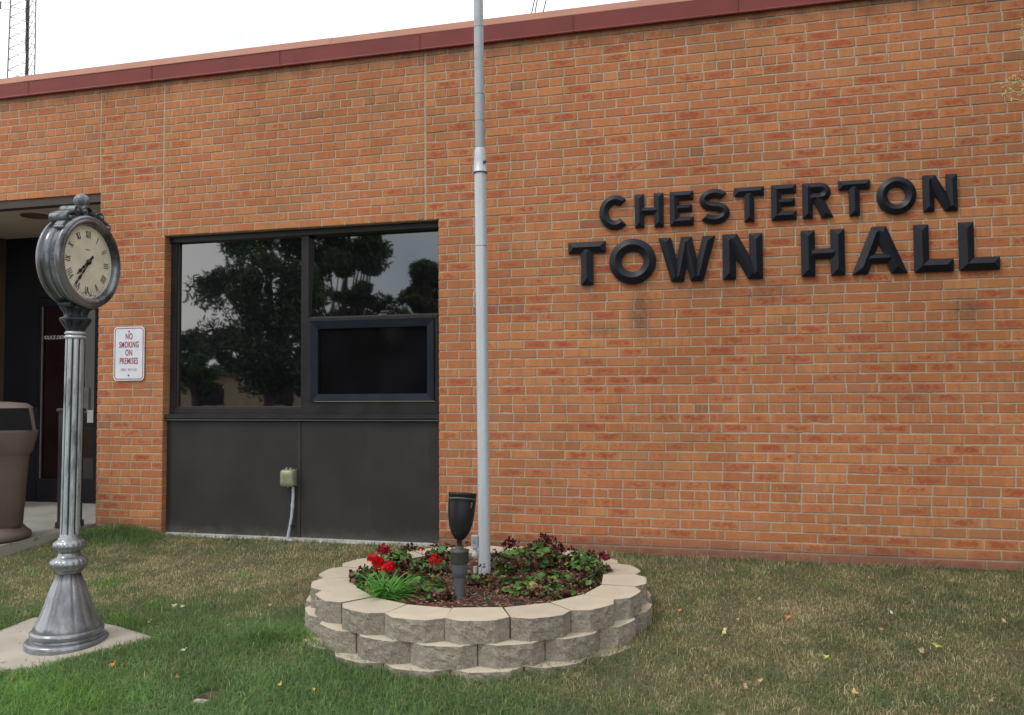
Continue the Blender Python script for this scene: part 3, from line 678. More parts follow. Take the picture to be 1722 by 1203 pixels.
# ---------------------------------------------------------------- floodlight on pvc post
pb = onZ(773, 1003, .07)
fl = empty('floodlight', 'black bullet shaped floodlight on a dark grey pipe post in the flower bed', 'floodlight', pb)
def hz(v): return (onY(773, v, pb.y)-pb).z
m = MB(); m.tube([(0, 0, -.06), (0, 0, hz(968)+.005)], .0315, 32); m.build('post_pipe', M['pvc'], fl)
m = MB(); m.lathe([(.034, hz(970)), (.041, hz(964)), (.042, hz(960)), (.0425, hz(946)), (.042, hz(944))], 40); m.build('coupling', M['pvc'], fl)
m = MB(); m.lathe([(.046, hz(947)), (.0495, hz(945)), (.0495, hz(929)), (.0525, hz(928)), (.0525, hz(925)), (.024, hz(923)), (.022, hz(918)), (.0, hz(918))], 40); m.build('post_cap', M['pvcband'], fl)
m = MB(); m.tube([(0, 0, hz(920)), (0, 0, hz(913)), (.0, 0, hz(905))], [.013, .011, .010], 16); m.tube([(-.013, 0, hz(911)), (.013, 0, hz(911))], .010, 14); m.build('knuckle', M['black'], fl)
hh = hz(830)-hz(908); tilt = Matrix.Rotation(R_(1), 3, 'Y') @ Matrix.Rotation(R_(-11), 3, 'X')
def shaped(prof, **kw):
    m = MB(); m.lathe(prof, 48, **kw); z0 = hz(908); m.v = [tuple(Vector((0, 0, z0))+tilt @ Vector(v)) for v in m.v]; return m
m = shaped([(.0, 0), (.022, .0), (.030, .008), (.050, hh*.15), (.064, hh*.32), (.072, hh*.52), (.0755, hh*.76), (.0755, hh*.93), (.0775, hh*.94), (.0775, hh*1.0), (.070, hh*1.0), (.068, hh*.96), (.0, hh*.955)]); m.build('lamp_housing', M['black'], fl)
m = shaped([(.0757, hh*.86), (.0775, hh*.87), (.0775, hh*.882), (.0757, hh*.89)], cap=False); m.build('rim_groove', M['pvc'], fl)
m = MB(); z0 = hz(908); v = []
for a in (-33, -26):
    for h in (.52, .80): r = .0690+.0075*(h-.5)/.3; v.append(tuple(Vector((0, 0, z0))+tilt @ Vector((r*1.01*math.cos(R_(a)), r*1.01*math.sin(R_(a)), hh*h))))
m.add(v, [(0, 1, 3, 2)]); 
M['label_'] = mottled('sticker', (.30, .31, .33), (.02, .02, .02), 220, .5); m.build('sticker', M['label_'], fl)

# ---------------------------------------------------------------- planter of split-face blocks
PC = Vector((.64, -1.275, 0)); RS = .905; NB = 18; BH = .109
def block_mesh(seed):
    rnd = random.Random(seed); nA = R_(180/NB); r0 = RS
    hw = r0*math.tan(nA)-.0018; hb = (r0-.185)*math.tan(nA)-.004
    F = [(-hw, 0), (-hw*.55, .060), (0, .066), (hw*.55, .060), (hw, 0)]       # scalloped front seen from above
    nseg = 9; path = []
    for a, b in zip(F[:-1], F[1:]):
        for i in range(nseg): path.append((a[0]+(b[0]-a[0])*i/nseg, a[1]+(b[1]-a[1])*i/nseg))
    path.append(F[-1]); n = len(path); rows = 9; v = []; f = []; mi = []
    for j in range(rows+1):
        z = -BH+.001+(BH-.001)*j/rows
        for i, (x, y) in enumerate(path):
            e = min(i, n-1-i, 5)/5.
            d = mnoise.fractal(Vector((x*30+seed*7, y*30, z*30)), 1., 2., 4)*.0075*(.35+.65*e)
            if j == rows: d *= .35
            if j == 0: d *= .5
            dz = (mnoise.noise(Vector((x*60+seed, 0, 9)))*.0015 if j == rows else 0)-(.0 if j < rows else 0)
            v.append((x, y+d, z+dz))
    for j in range(rows):
        for i in range(n-1): f.append((j*n+i, j*n+i+1, (j+1)*n+i+1, (j+1)*n+i)); mi.append(0)
    tb = len(v); 
    v += [(hb, -.185, 0), (-hb, -.185, 0), (hb, -.185, -BH+.001), (-hb, -.185, -BH+.001)]
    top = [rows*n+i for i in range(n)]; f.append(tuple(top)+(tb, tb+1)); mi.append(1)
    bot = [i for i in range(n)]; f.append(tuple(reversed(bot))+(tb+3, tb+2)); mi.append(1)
    f.append((tb+1, tb, tb+2, tb+3)); mi.append(0)
    rr = [j*n+n-1 for j in range(rows+1)]; f.append(tuple(rr[::-1])+(tb+2, tb)); mi.append(0)
    ll = [j*n for j in range(rows+1)]; f.append(tuple(ll)+(tb+1, tb+3)); mi.append(0)
    me = bpy.data.meshes.new('block'); me.from_pydata(v, [], f); me.polygons.foreach_set('material_index', mi)
    b = bmesh.new(); b.from_mesh(me); bmesh.ops.recalc_face_normals(b, faces=b.faces); b.to_mesh(me); b.free()
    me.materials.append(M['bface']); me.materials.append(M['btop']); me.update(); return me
bms = [block_mesh(i) for i in range(9)]
pl = empty('ring_planter', 'round raised planter of three courses of scalloped grey concrete blocks', 'planter', (PC.x, PC.y, -.31))
for c in range(3):
    for k in range(NB):
        a = R_(-84+20*(k+.5)+(10 if c == 1 else (3 if c == 2 else 0))+random.uniform(-.35, .35)); rad = RS+(0, .030, .072)[c]+random.uniform(-.004, .004)
        o = link('block', bms[(k*5+c*4) % 9], None, pl, (rad*math.cos(a), rad*math.sin(a), .40-BH*c+random.uniform(-.0015, .0015)+.0008*c), (0, 0, a-math.pi/2)); o.scale = (rad/RS-.004, 1, 1)
# soil and mulch
m = MB(); nr, na = 16, 48; v = [(PC.x, PC.y, .070)]
for i in range(1, nr+1):
    for k in range(na):
        r = .775*i/nr; a = 2*math.pi*k/na; x, y = PC.x+r*math.cos(a), PC.y+r*math.sin(a)
        v.append((x, y, .070-.02*(i/nr)**2+.018*mnoise.noise(Vector((x*6, y*6, 2)))))
f = [(0, 1+k, 1+(k+1) % na) for k in range(na)]+[(1+(i-1)*na+k, 1+i*na+k, 1+i*na+(k+1) % na, 1+(i-1)*na+(k+1) % na) for i in range(1, nr) for k in range(na)]
m.add(v, f, smooth=True); o = m.build('bed_soil', M['soil']); struct(o, 'dark soil of the flower bed inside the planter ring')
m = MB()
for i in range(5200):
    r = .745*math.sqrt(random.random()); a = random.uniform(0, 6.283); x, y = PC.x+r*math.cos(a), PC.y+r*math.sin(a)
    z = .075-.02*(r/.8)**2+.018*mnoise.noise(Vector((x*6, y*6, 2)))+random.uniform(-.003, .012)
    l, w = random.uniform(.010, .034), random.uniform(.0025, .007); an = random.uniform(0, 6.283); ti = random.uniform(-.35, .35)
    d = Vector((math.cos(an), math.sin(an), ti)).normalized()*l/2; s = Vector((-math.sin(an), math.cos(an), random.uniform(-.3, .3)))*w/2; u = Vector((0, 0, .0025)); c = Vector((x, y, z))
    q = random.random(); col = (.20, .085, .055) if q < .45 else ((.105, .045, .033) if q < .75 else ((.33, .19, .12) if q < .93 else (.45, .35, .24)))
    m.add([c-d-s, c+d-s*.6, c+d+s*.6, c-d+s, c+u], [(0, 1, 4), (1, 2, 4), (2, 3, 4), (3, 0, 4)], col)
o = m.build('mulch', M['chips'], recalc=False); o['kind'] = 'stuff'; o['label'] = 'reddish brown bark mulch in the flower bed'

# ---------------------------------------------------------------- flower bed plants
def leaf_geo(m, c, r, nrm, col, lobes=5, curl=.25, rot=None):
    n = Vector(nrm).normalized(); a = n.orthogonal().normalized(); rot = random.uniform(0, 6.28) if rot is None else rot
    a = Matrix.Rotation(rot, 3, n) @ a; b = n.cross(a); vs = [Vector(c)]; K = 14
    for k in range(K):
        t = 2*math.pi*k/K; rr = r*(1-.13*abs(math.sin(lobes*t/2)))*(.35 if k == 0 else 1)*random.uniform(.92, 1.06)
        vs.append(Vector(c)+a*rr*math.cos(t)+b*rr*math.sin(t)+n*(curl*r*(.5*math.cos(2*t+rot)+.6*(rr/r)**2)))
    m.add(vs, [(0, 1+k, 1+(k+1) % K) for k in range(K)], col, smooth=True)
def rvec(): 
    v = Vector((random.gauss(0, 1), random.gauss(0, 1), random.gauss(0, 1))); return v.normalized()
def flower_head(name, par, c, R, kind):
    m = MB(); cols = {'red': [(.62, .006, .014), (.72, .012, .02), (.50, .004, .014)], 'maroon': [(.085, .010, .022), (.12, .016, .03), (.05, .012, .016)], 'purple': [(.20, .010, .05), (.13, .012, .04), (.26, .02, .06)],
            'brown': [(.055, .028, .018), (.032, .018, .013), (.085, .04, .026)], 'mixed': [(.30, .008, .03), (.10, .012, .02), (.42, .01, .025)]}[kind]
    nfl = int((34 if kind == 'red' else 26)*(R/.03))
    for i in range(max(6, nfl)):
        d = rvec(); d.z = abs(d.z)*.9-.25; d.normalize(); p = Vector(c)+d*R*random.uniform(.70, 1.0)
        if kind in ('red', 'mixed') or (kind == 'purple' and random.random() < .5):
            ax = (d+rvec()*.35).normalized(); a = ax.orthogonal().normalized(); b = ax.cross(a); pr = R*.36*random.uniform(.8, 1.15)
            for k in range(5):
                t = 2*math.pi*k/5+i; e = a*math.cos(t)+b*math.sin(t); s = ax.cross(e)
                m.add([p-ax*pr*.2, p+e*pr*.6+s*pr*.42+ax*pr*.12, p+e*pr*1.1+ax*pr*random.uniform(-.1, .25), p+e*pr*.6-s*pr*.42+ax*pr*.12], [(0, 1, 2, 3)], random.choice(cols))
        else:   # dried or closed bloom: crumpled little cups
            col = random.choice(cols); pr = R*random.uniform(.16, .32)
            ax = (d+rvec()*.6).normalized(); a = ax.orthogonal().normalized(); b = ax.cross(a)
            top = p+ax*pr*1.5; ring = [p+(a*math.cos(t)+b*math.sin(t))*pr*random.uniform(.5, 1.1)+ax*pr*random.uniform(-.3, .9) for t in (0, 1.26, 2.5, 3.77, 5.0)]
            m.add([p-ax*pr, *ring, top], [(0, 1+k, 1+(k+1) % 5) for k in range(5)]+[(6, 1+(k+1) % 5, 1+k) for k in range(5)], col)
    o = m.build(name, M['petal'], par, recalc=False); o['label'] = {'red': 'bright red flower head', 'maroon': 'faded dark maroon flower head', 'purple': 'magenta purple flower head', 'brown': 'dried brown flower head', 'mixed': 'half faded red flower head'}[kind]; return o
def bed(u, v, z=.065): return onZ(u, v, z)
def plant(u, v, spread, h, nleaf, heads, label, dry=.35, tint=0):
    """heads: (u, v, radius px, kind) placed at this plant's own depth"""
    b = bed(u, v); e = empty('geranium_plant', label, 'geranium', b, 'geraniums in the planter')
    m = MB(); st = MB(); dr = MB()
    spread *= 1.15; nleaf = int(nleaf*2.6); dry *= 1.5
    for i in range(nleaf):
        a = random.uniform(0, 6.28); r = spread*math.sqrt(random.random()); hh_ = h*random.uniform(.15, 1)*(1-.35*(r/spread)**2)
        c = Vector((r*math.cos(a), r*math.sin(a)*.8, hh_)); n = (Vector((math.cos(a)*.5, math.sin(a)*.5, 1))+rvec()*.5)
        g = random.choice([(.055, .15, .028), (.075, .19, .035), (.04, .11, .026), (.11, .21, .045), (.05, .13, .04)])
        if random.random() < .06: g = (.32, .30, .08)
        leaf_geo(m, c, random.uniform(.013, .031), n, g)
        if i % 2 == 0: st.tube([(c.x*.2, c.y*.2, 0), (c.x*.7, c.y*.7, hh_*.6), c], .0013, 5, col=(.16, .15, .06))
    for i in range(int(nleaf*dry*2.6)):
        a = random.uniform(0, 6.28); r = spread*1.1*math.sqrt(random.random()); c = Vector((r*math.cos(a), r*math.sin(a)*.8, h*random.uniform(.0, .72)))
        q = random.choice([(.13, .055, .04), (.085, .03, .025), (.20, .10, .065), (.06, .02, .022), (.25, .14, .085)])
        leaf_geo(dr, c, random.uniform(.008, .018), rvec(), q, curl=.9)
        if i % 4 == 0: dr.tube([(c.x, c.y, 0), (c.x*1.1, c.y*1.1, c.z*1.1)], .0012, 4, col=(.28, .18, .11))
    m.build('foliage', M['plant'], e, recalc=False); dr.build('dead_leaves', M['plant'], e, recalc=False)
    for hu, hv, pxr, kd in heads:
        c = onY(hu, hv, b.y+random.uniform(-.03, .03))-b; s = pxr/285.
        st.tube([(c.x*.4, c.y*.4, 0), (c.x*.8, c.y*.8, c.z*.55), c], .0017, 6, col=(.20, .15, .07)); flower_head('flower_head', e, c, s, kd)
    st.build('stems', M['plant'], e, recalc=False)
plant(632, 985, .13, .11, 60, [(627, 940, 9, 'red'), (636, 946, 11, 'red'), (652, 954, 11.5, 'red'), (637, 958, 7, 'red'), (646, 926, 11, 'mixed'), (611, 956, 7, 'brown'), (636, 975, 9, 'maroon')], 'geranium with the large cluster of bright red blooms at the left of the bed', .25)
plant(664, 958, .10, .12, 32, [(683, 925, 8, 'brown'), (690, 922, 9, 'brown'), (672, 931, 8, 'brown'), (663, 935, 7, 'brown')], 'geranium with dried brown flower heads behind the red blooms', .5)
plant(722, 965, .10, .10, 44, [(731, 945, 12.5, 'red'), (709, 925, 5.5, 'red'), (699, 948, 5.5, 'red'), (716, 940, 8, 'maroon'), (683, 950, 10, 'maroon')], 'geranium with a single round red bloom left of the floodlight post', .35)
plant(700, 992, .14, .075, 70, [(689, 991, 8, 'maroon'), (675, 969, 8, 'maroon'), (708, 970, 8, 'maroon')], 'low green geranium clump in front, left of the floodlight post', .4)
plant(742, 945, .08, .09, 20, [(730, 918, 7, 'brown'), (741, 926, 8, 'brown'), (752, 919, 7, 'brown'), (787, 915, 5, 'maroon'), (762, 921, 5, 'maroon')], 'sparse geranium with drooping brown heads behind the floodlight post', .8)
plant(796, 985, .07, .07, 12, [(811, 952, 6, 'brown')], 'withered geranium remains between the post and the flagpole', 1.6)
plant(862, 962, .12, .14, 48, [(856, 913, 11, 'maroon'), (863, 921, 9, 'maroon'), (871, 911, 5, 'maroon'), (831, 931, 8, 'maroon'), (846, 917, 5, 'purple')], 'tall geranium with dark maroon heads just right of the flagpole', .7)
plant(910, 952, .12, .15, 52, [(893, 921, 9, 'maroon'), (903, 912, 7, 'maroon'), (914, 907, 10, 'maroon'), (922, 914, 8, 'maroon'), (930, 908, 7, 'maroon'), (938, 922, 11, 'maroon'), (921, 935, 7, 'brown')], 'tallest geranium with a crown of maroon heads at the back of the bed', .6)
plant(975, 958, .11, .11, 46, [(961, 926, 7, 'maroon'), (946, 945, 8, 'maroon'), (993, 931, 8, 'maroon'), (951, 963, 7, 'maroon')], 'leafy green geranium at the right of the bed with three maroon heads', .3)
plant(1000, 968, .08, .08, 26, [(1015, 938, 10, 'purple'), (1008, 948, 6, 'maroon')], 'geranium with one magenta head at the right edge of the bed', .4)
plant(925, 985, .13, .07, 44, [(889, 969, 5, 'purple'), (900, 990, 8, 'brown')], 'low geranium clump in the middle right with mostly dried leaves', 1.5)
plant(870, 996, .12, .065, 44, [], 'low green geranium clump at the front right of the flagpole', 1.0)
plant(850, 985, .10, .08, 20, [(826, 975, 6, 'brown')], 'withered brown geranium patch at the foot of the flagpole', 2.2)
plant(958, 990, .06, .05, 18, [], 'small dark green geranium sprig near the right front of the bed', .3)
plant(735, 1003, .09, .05, 20, [], 'small low geranium just left of the base of the floodlight post', 1.2)
plant(930, 1000, .10, .05, 26, [(912, 998, 7, 'brown')], 'low dry geranium clump at the very front right of the bed', 1.6)
plant(985, 985, .07, .045, 8, [(985, 968, 8, 'maroon'), (975, 972, 6, 'brown')], 'dried maroon geranium stub beside the mulch at the right', 1.8)
def round_leaf_weed(pts, label):
    b = bed(*pts[0][:2]); e = empty('clover_weed', label, 'weed', b, 'round leaved weeds in the planter'); m = MB()
    for u, v, c in pts:
        p = onZ(u, v, .075)-b; leaf_geo(m, p, .016, Vector((0, -.5, 1)), c, lobes=0, curl=.15); m.tube([(p.x, p.y, -.03), p], .001, 4, col=(.15, .3, .1))
    m.build('foliage', M['plant'], e, recalc=False)
round_leaf_weed([(926, 1000, (.16, .36, .13)), (935, 997, (.20, .40, .18)), (950, 994, (.15, .38, .14)), (930, 992, (.14, .33, .12))], 'pale green round leaved weed at the front right of the mulch')
round_leaf_weed([(908, 983, (.20, .30, .20)), (921, 984, (.24, .38, .10)), (931, 980, (.14, .28, .17))], 'blue green round leaved weed above the pale one')
# bright grass tuft spilling over the blocks
def tuft(name, base, n, lmin, lmax, cols, label, cat, flat=.55, w=.0042, spreadr=.03):
    e = MB()
    for i in range(n):
        a = random.uniform(0, 6.283); L_ = random.uniform(lmin, lmax); el = random.uniform(flat*.5, 1.25 if flat > .4 else .95); r = random.random()*spreadr
        p = Vector((r*math.cos(a*1.7), r*math.sin(a*1.7), 0)); d = Vector((math.cos(a)*math.cos(el), math.sin(a)*math.cos(el), math.sin(el))); s = Vector((-math.sin(a), math.cos(a), 0))
        c = random.choice(cols); pts = []; N_ = 6
        for k in range(N_+1):
            t = k/N_; q = p+d*L_*t+Vector((0, 0, -L_*.36*t*t)); ww = w*(1-t**2)*.5+.0003; pts += [q-s*ww, q+s*ww]
        e.add(pts, [(2*k, 2*k+1, 2*k+3, 2*k+2) for k in range(N_)], c, smooth=True)
    o = e.build(name, M['grassm'], recalc=False); o.location = base; tag(o, label, cat); return o
tuft('grass_tuft', bed(655, 1002, .085), 170, .12, .33, [(.14, .40, .075), (.10, .32, .06), (.20, .47, .11)], 'bright green tuft of wild grass spilling over the front blocks of the planter', 'weed grass', w=.0085, spreadr=.09, flat=.3)
tuft('grass_sprig', bed(598, 985, .06), 16, .08, .20, [(.10, .22, .05), (.14, .28, .07)], 'thin upright grass sprig at the left inside of the planter', 'weed grass', flat=1.2)
tuft('grass_sprig', bed(823, 1012, .055), 8, .05, .09, [(.16, .36, .07)], 'single short grass sprig in the mulch at the front of the bed', 'weed grass', flat=2)

# ---------------------------------------------------------------- street clock
cb = Vector((-1.512, -2.10, -.205))
ck = empty('street_clock', 'grey cast iron post clock with a round two faced head on the concrete pad', 'street clock', cb, rot=(0, R_(.75), 0))
def K(name, prof, mat, seg=96, parent=ck, c=(0, 0, 0), sm=True, **kw):
    m = MB(); m.lathe(prof, seg, c, smooth=sm, **kw); return m.build(name, mat, parent)
K('base_plate', [(.207, -.03), (.211, .005), (.211, .020), (.204, .028), (.18, .030)], M['clock'])
K('bell_base', [(.180, .028), (.185, .036), (.178, .044), (.178, .050), (.186, .058), (.187, .072), (.180, .080), (.172, .083), (.174, .088), (.160, .115, 16, .010), (.140, .155, 16, .012), (.121, .210, 16, .014), (.103, .265, 16, .014), (.086, .315, 16, .016), (.071, .350, 16, .014), (.061, .385)], M['clock'], 192)
K('lower_ring', [(.061, .383), (.068, .390), (.070, .396), (.080, .404), (.090, .418, 18, .015), (.094, .436, 18, .022), (.094, .450, 18, .020), (.084, .462, 18, .02), (.066, .474), (.056, .484), (.053, .500)], M['clock'], 180)
K('upper_ring', [(.053, .498), (.064, .506), (.072, .514, 18, .02), (.081, .524, 18, .025), (.083, .542, 18, .025), (.079, .556, 18, .015), (.067, .566), (.058, .572), (.058, .580), (.050, .586), (.051, .598), (.046, .602)], M['clock'], 180)
def shaft():
    m = MB(); NF = 8; per = 16; seg = NF*per; zs = np.linspace(.600, 1.700, 40); vs = []
    for i, z in enumerate(zs):
        e = min(1, min(i, 39-i)/1.5)
        for k in range(seg):
            q = (k % per)/per; g = math.exp(-((q-.5)/.13)**2); r = (.0490-.0015*i/39)*(1-.17*g*e+.02*math.cos(q*6.283)*e); t = 2*math.pi*k/seg+.1; vs.append((r*math.cos(t), r*math.sin(t), z))
    fs = []; mi = []
    for i in range(39):
        for k in range(seg): fs.append((i*seg+k, i*seg+(k+1) % seg, (i+1)*seg+(k+1) % seg, (i+1)*seg+k)); mi.append(1 if 6 <= (k % per) <= 9 else 0)
    m.add(vs, fs, smooth=True); m.mi = mi; return m.build('fluted_shaft', [M['shaft'], M['cap']], ck)
shaft()
K('neck_ring', [(.044, 1.690), (.052, 1.693), (.056, 1.700), (.052, 1.708), (.047, 1.711), (.050, 1.716), (.056, 1.722), (.050, 1.730), (.045, 1.734)], M['shaft'])
K('capital', [(.045, 1.732), (.048, 1.745, 8, .05), (.053, 1.758, 8, .12), (.061, 1.775, 8, .15), (.072, 1.790, 8, .10), (.080, 1.797), (.083, 1.803), (.078, 1.809), (.060, 1.815), (.056, 1.826, 8, .08), (.059, 1.842, 8, .12), (.066, 1.856, 8, .14), (.076, 1.868, 8, .1), (.078, 1.876), (.055, 1.90)], M['cap'], 128)
zD = 1.92+.205
# head, axis along local X
head = K('clock_head', [(.232, -.062), (.246, -.060), (.252, -.052), (.254, -.044), (.247, -.041), (.241, -.038), (.242, -.01), (.241, .026), (.247, .029), (.251, .035), (.247, .041), (.252, .044), (.257, .050), (.252, .057), (.257, .061), (.260, .068), (.262, .078), (.258, .088), (.248, .094), (.238, .094)], M['clockhead'], 128, ck, axis='X', cap=False)
head.location = (0, 0, zD); head.rotation_euler = (0, 0, R_(4))
K('bezel', [(.2385, .0935), (.232, .098), (.222, .097), (.214, .090), (.210, .080), (.206, .066)], M['clockhead'], 128, head, axis='X', cap=False)
K('rear_bezel', [(.2325, -.0615), (.222, -.066), (.208, -.060), (.202, -.050), (.0, -.049)], M['clockhead'], 96, head, axis='X', cap=False)
face = K('dial', [(.0, .064), (.2075, .064)], M['dial'], 96, head, axis='X', cap=False)
face['label'] = 'cream dial with roman numerals'
# dial frame: right on the dial is +Y (seen from +X), up is Z
m = MB(); xd = .0655
def dpt(r, ang, dr=0, dt=0):   # clock angle in degrees from 12, radial offset and tangential offset
    a = R_(ang); rad = Vector((0, math.sin(a), math.cos(a))); tan = Vector((0, math.cos(a), -math.sin(a))); return rad*(r+dr)+tan*dt
def bar(m, a, b, w, x=xd, th=.0012):
    a, b = Vector(a), Vector(b); d = (b-a).normalized(); s = Vector((0, -d.z, d.y))*w/2; X_ = Vector((x, 0, 0)); T = Vector((th, 0, 0))
    v = [a-s+X_, b-s+X_, b+s+X_, a+s+X_]; v += [q+T for q in v]; m.add(v, [(4, 5, 6, 7), (0, 1, 5, 4), (1, 2, 6, 5), (2, 3, 7, 6), (3, 0, 4, 7)])
NUM = {1: 'I', 2: 'II', 3: 'III', 4: 'IIII', 5: 'V', 6: 'VI', 7: 'VII', 8: 'VIII', 9: 'IX', 10: 'X', 11: 'XI', 12: 'XII'}
for h, s in NUM.items():
    wd = {'I': .0115, 'V': .022, 'X': .022}; tot = sum(wd[c] for c in s); cur = -tot/2; r, H_ = .158, .040; m = MB()
    for c in s:
        w = wd[c]; x0, x1 = cur, cur+w; cur += w; mid = (x0+x1)/2
        pts = lambda rr, t: dpt(rr, h*30, 0, t)
        if c == 'I': bar(m, pts(r-H_/2, mid), pts(r+H_/2, mid), .0036)
        if c == 'V': bar(m, pts(r+H_/2, x0+.003), pts(r-H_/2, mid), .0040, xd+.0002); bar(m, pts(r+H_/2, x1-.003), pts(r-H_/2, mid), .0026)
        if c == 'X': bar(m, pts(r+H_/2, x0+.003), pts(r-H_/2, x1-.003), .0040, xd+.0002); bar(m, pts(r+H_/2, x1-.003), pts(r-H_/2, x0+.003), .0026)
    o = m.build('numeral', M['hands'], head); o['label'] = f'roman numeral {s}'
m = MB()
for k in range(60): bar(m, dpt(.186, k*6), dpt(.190, k*6), .0016 if k % 5 else .003, xd-.0008)
m.build('minute_marks', M['strip2'], head)
m = MB()
for k in range(9): bar(m, (0, -.026+.0062*k, .070), (0, -.026+.0062*k+random.uniform(.001, .004), .070+random.uniform(.002, .005)), .0012, xd-.0005)
bar(m, (0, -.004, .072), (0, .004, .072), .005, xd-.0003); m.build('maker_mark', M['strip2'], head)
def hand(name, ang, L_, x, ws):
    m = MB(); ax = dpt(1, ang).normalized(); tn = dpt(0, ang, 0, 1)
    pts = [(-L_*.28, .010*ws), (-L_*.22, .018*ws), (-L_*.14, .006*ws), (0, .014*ws), (L_*.10, .008*ws), (L_*.32, .005*ws), (L_*.42, .015*ws), (L_*.50, .005*ws), (L_*.58, .005*ws), (L_*.72, .020*ws), (L_*.80, .006*ws), (L_, .0015)]
    X_ = Vector((x, 0, 0)); T = Vector((.003, 0, 0)); v = []
    for r, w in pts: v += [X_+ax*r-tn*w/2, X_+ax*r+tn*w/2]
    n = len(v); v += [q+T for q in v]; f = []
    for i in range(len(pts)-1): f += [(n+2*i, n+2*i+1, n+2*i+3, n+2*i+2), (2*i, 2*i+2, n+2*i+2, n+2*i), (2*i+1, n+2*i+1, n+2*i+3, 2*i+3)]
    m.add(v, f); m.lathe([(.013*ws, x), (.013*ws, x+.005), (.008*ws, x+.008)], 24, axis='X'); return m.build(name, M['hands'], head)
hand('hour_hand', 229, .118, .070, 1.25); hand('minute_hand', 218, .172, .077, 1.0)
gl = K('rear_dial', [(.0, -.051), (.20, -.051)], M['dial'], 64, head, axis='X', cap=False)
# scroll crest over the drum (profile in the YZ plane, thickness along X)
def ribbon(m, path, th, x0, x1):
    n = len(path); P_ = [Vector(p) for p in path]; L1 = []; L2 = []
    for i, p in enumerate(P_):
        t = (P_[min(i+1, n-1)]-P_[max(i-1, 0)]).normalized(); nn = Vector((-t.y, t.x)); w = th(i/(n-1)) if callable(th) else th; L1.append(p+nn*w/2); L2.append(p-nn*w/2)
    v = [(x0, *q) for q in L1]+[(x0, *q) for q in L2]+[(x1, *q) for q in L1]+[(x1, *q) for q in L2]; f = []
    for i in range(n-1): f += [(i, i+1, n+i+1, n+i), (2*n+i, 3*n+i, 3*n+i+1, 2*n+i+1), (i, 2*n+i, 2*n+i+1, i+1), (n+i, n+i+1, 3*n+i+1, 3*n+i)]
    f += [(0, n, 3*n, 2*n), (n-1, 3*n-1, 4*n-1, 2*n-1)]; m.add(v, f)
def spiral(cx, cz, r, a0, turns, dirn, n=36): return [(cx+r*(1-.85*i/n)*math.cos(R_(a0)+dirn*turns*6.283*i/n), cz+r*(1-.85*i/n)*math.sin(R_(a0)+dirn*turns*6.283*i/n)) for i in range(n+1)]
cr = MB()
for s in (-1, 1):
    F = lambda pts: [(s*a, b) for a, b in pts]
    ribbon(cr, F(spiral(.158, .222, .026, 60, 1.5, -1)), .010, -.038, .070)      # outer roll on the shoulder
    ribbon(cr, F([(.171, .2445), (.150, .256), (.128, .262), (.108, .272), (.092, .288)]), .012, -.030, .066)
    ribbon(cr, F(spiral(.098, .272, .026, 100, 1.6, -1)), .009, -.026, .072)
    ribbon(cr, F([(.092, .297), (.072, .300), (.055, .292), (.040, .296), (.022, .312), (.0, .318)]), .014, -.024, .066)
    ribbon(cr, F(spiral(.048, .281, .020, 90, 1.5, 1)), .008, -.022, .074)
    ribbon(cr, F([(.184, .196), (.196, .184), (.206, .172)]), .012, .020, .070)
    cr.lathe([(.010, .02), (.012, .03), (.012, .07), (.006, .078)], 20, (0, s*.210, .162), axis='X')
    for a, b, r in ((.158, .222, .012), (.098, .272, .012), (.048, .281, .009)): cr.lathe([(r, -.03), (r, .078), (r*.5, .084)], 20, (0, s*a, b), axis='X')
cr.cbox(-.010, .050, -.022, .022, .244, .270, .006); cr.cbox(-.01, .054, -.012, .012, .262, .314, .005)
cr.build('scroll_crest', M['crest'], head)
m = MB(); m.lathe([(.018, .300), (.030, .314), (.020, .322)], 32, (.02, 0, 0))
prof = [(max(.0005, .041*math.sin(R_(a))), .350-.041*math.cos(R_(a)), 5 if 20 < a < 160 else 0, .09) for a in range(10, 171, 8)]
m.lathe(prof, 72, (.02, 0, 0)); m.tube([(.02, 0, .388), (.02, 0, .396)], [.012, .004], 12); fin = m.build('ball_finial', M['crest'], head)
for s in (-1, 1):
    m = MB(); m.cbox(-.030, .045, s*.060-.03, s*.060+.03, -.262, -.236, .006)
    m.lathe([(.014, -.03), (.014, .05)], 18, (0, s*.094, -.246), axis='X'); m.build('saddle', M['cap'], head)

# ---------------------------------------------------------------- ground, walk, pad
def ground():
    xs = np.concatenate([np.linspace(-400, -30, 8), np.linspace(-20, -9, 5), np.linspace(-8, 8, 161), np.linspace(9, 20, 5), np.linspace(30, 400, 8)])
    ys = np.concatenate([np.linspace(-400, -30, 8), np.linspace(-20, -8, 5), np.linspace(-7, .4, 75), [2, 20, 60, 400]])
    V = []; 
    for y in ys:
        for x in xs:
            z = gnd(x, y)
            if y < 0: z += .004*mnoise.noise(Vector((x*1.3, y*1.3, 0)))*min(1, -y*3)
            if y > .35: z = -.05
            V.append((x, y, z))
    n = len(xs); F = [(j*n+i, j*n+i+1, (j+1)*n+i+1, (j+1)*n+i) for j in range(len(ys)-1) for i in range(n-1)]
    m = MB(); m.add(V, F, smooth=True); return m.build('ground', M['lawn'])
struct(ground(), 'sloping lawn ground')
k0, k1 = onZ(160, 881, .045), onZ(0, 918, .022)
dirk = (k1-k0).normalized(); kA = k0-dirk*.03; kB = k0+dirk*6
m = MB(); nx = Vector((dirk.y, -dirk.x, 0)); 
if nx.x > 0: nx = -nx
top = [(DX1-.001, 1.2, .058), (DX1-.001, .012, .050), (kA.x, kA.y, .045), (kB.x, kB.y, -.10), (-14, kB.y, -.10), (-14, 1.2, .058)]
v = top+[(x, y, z-.6) for x, y, z in top]
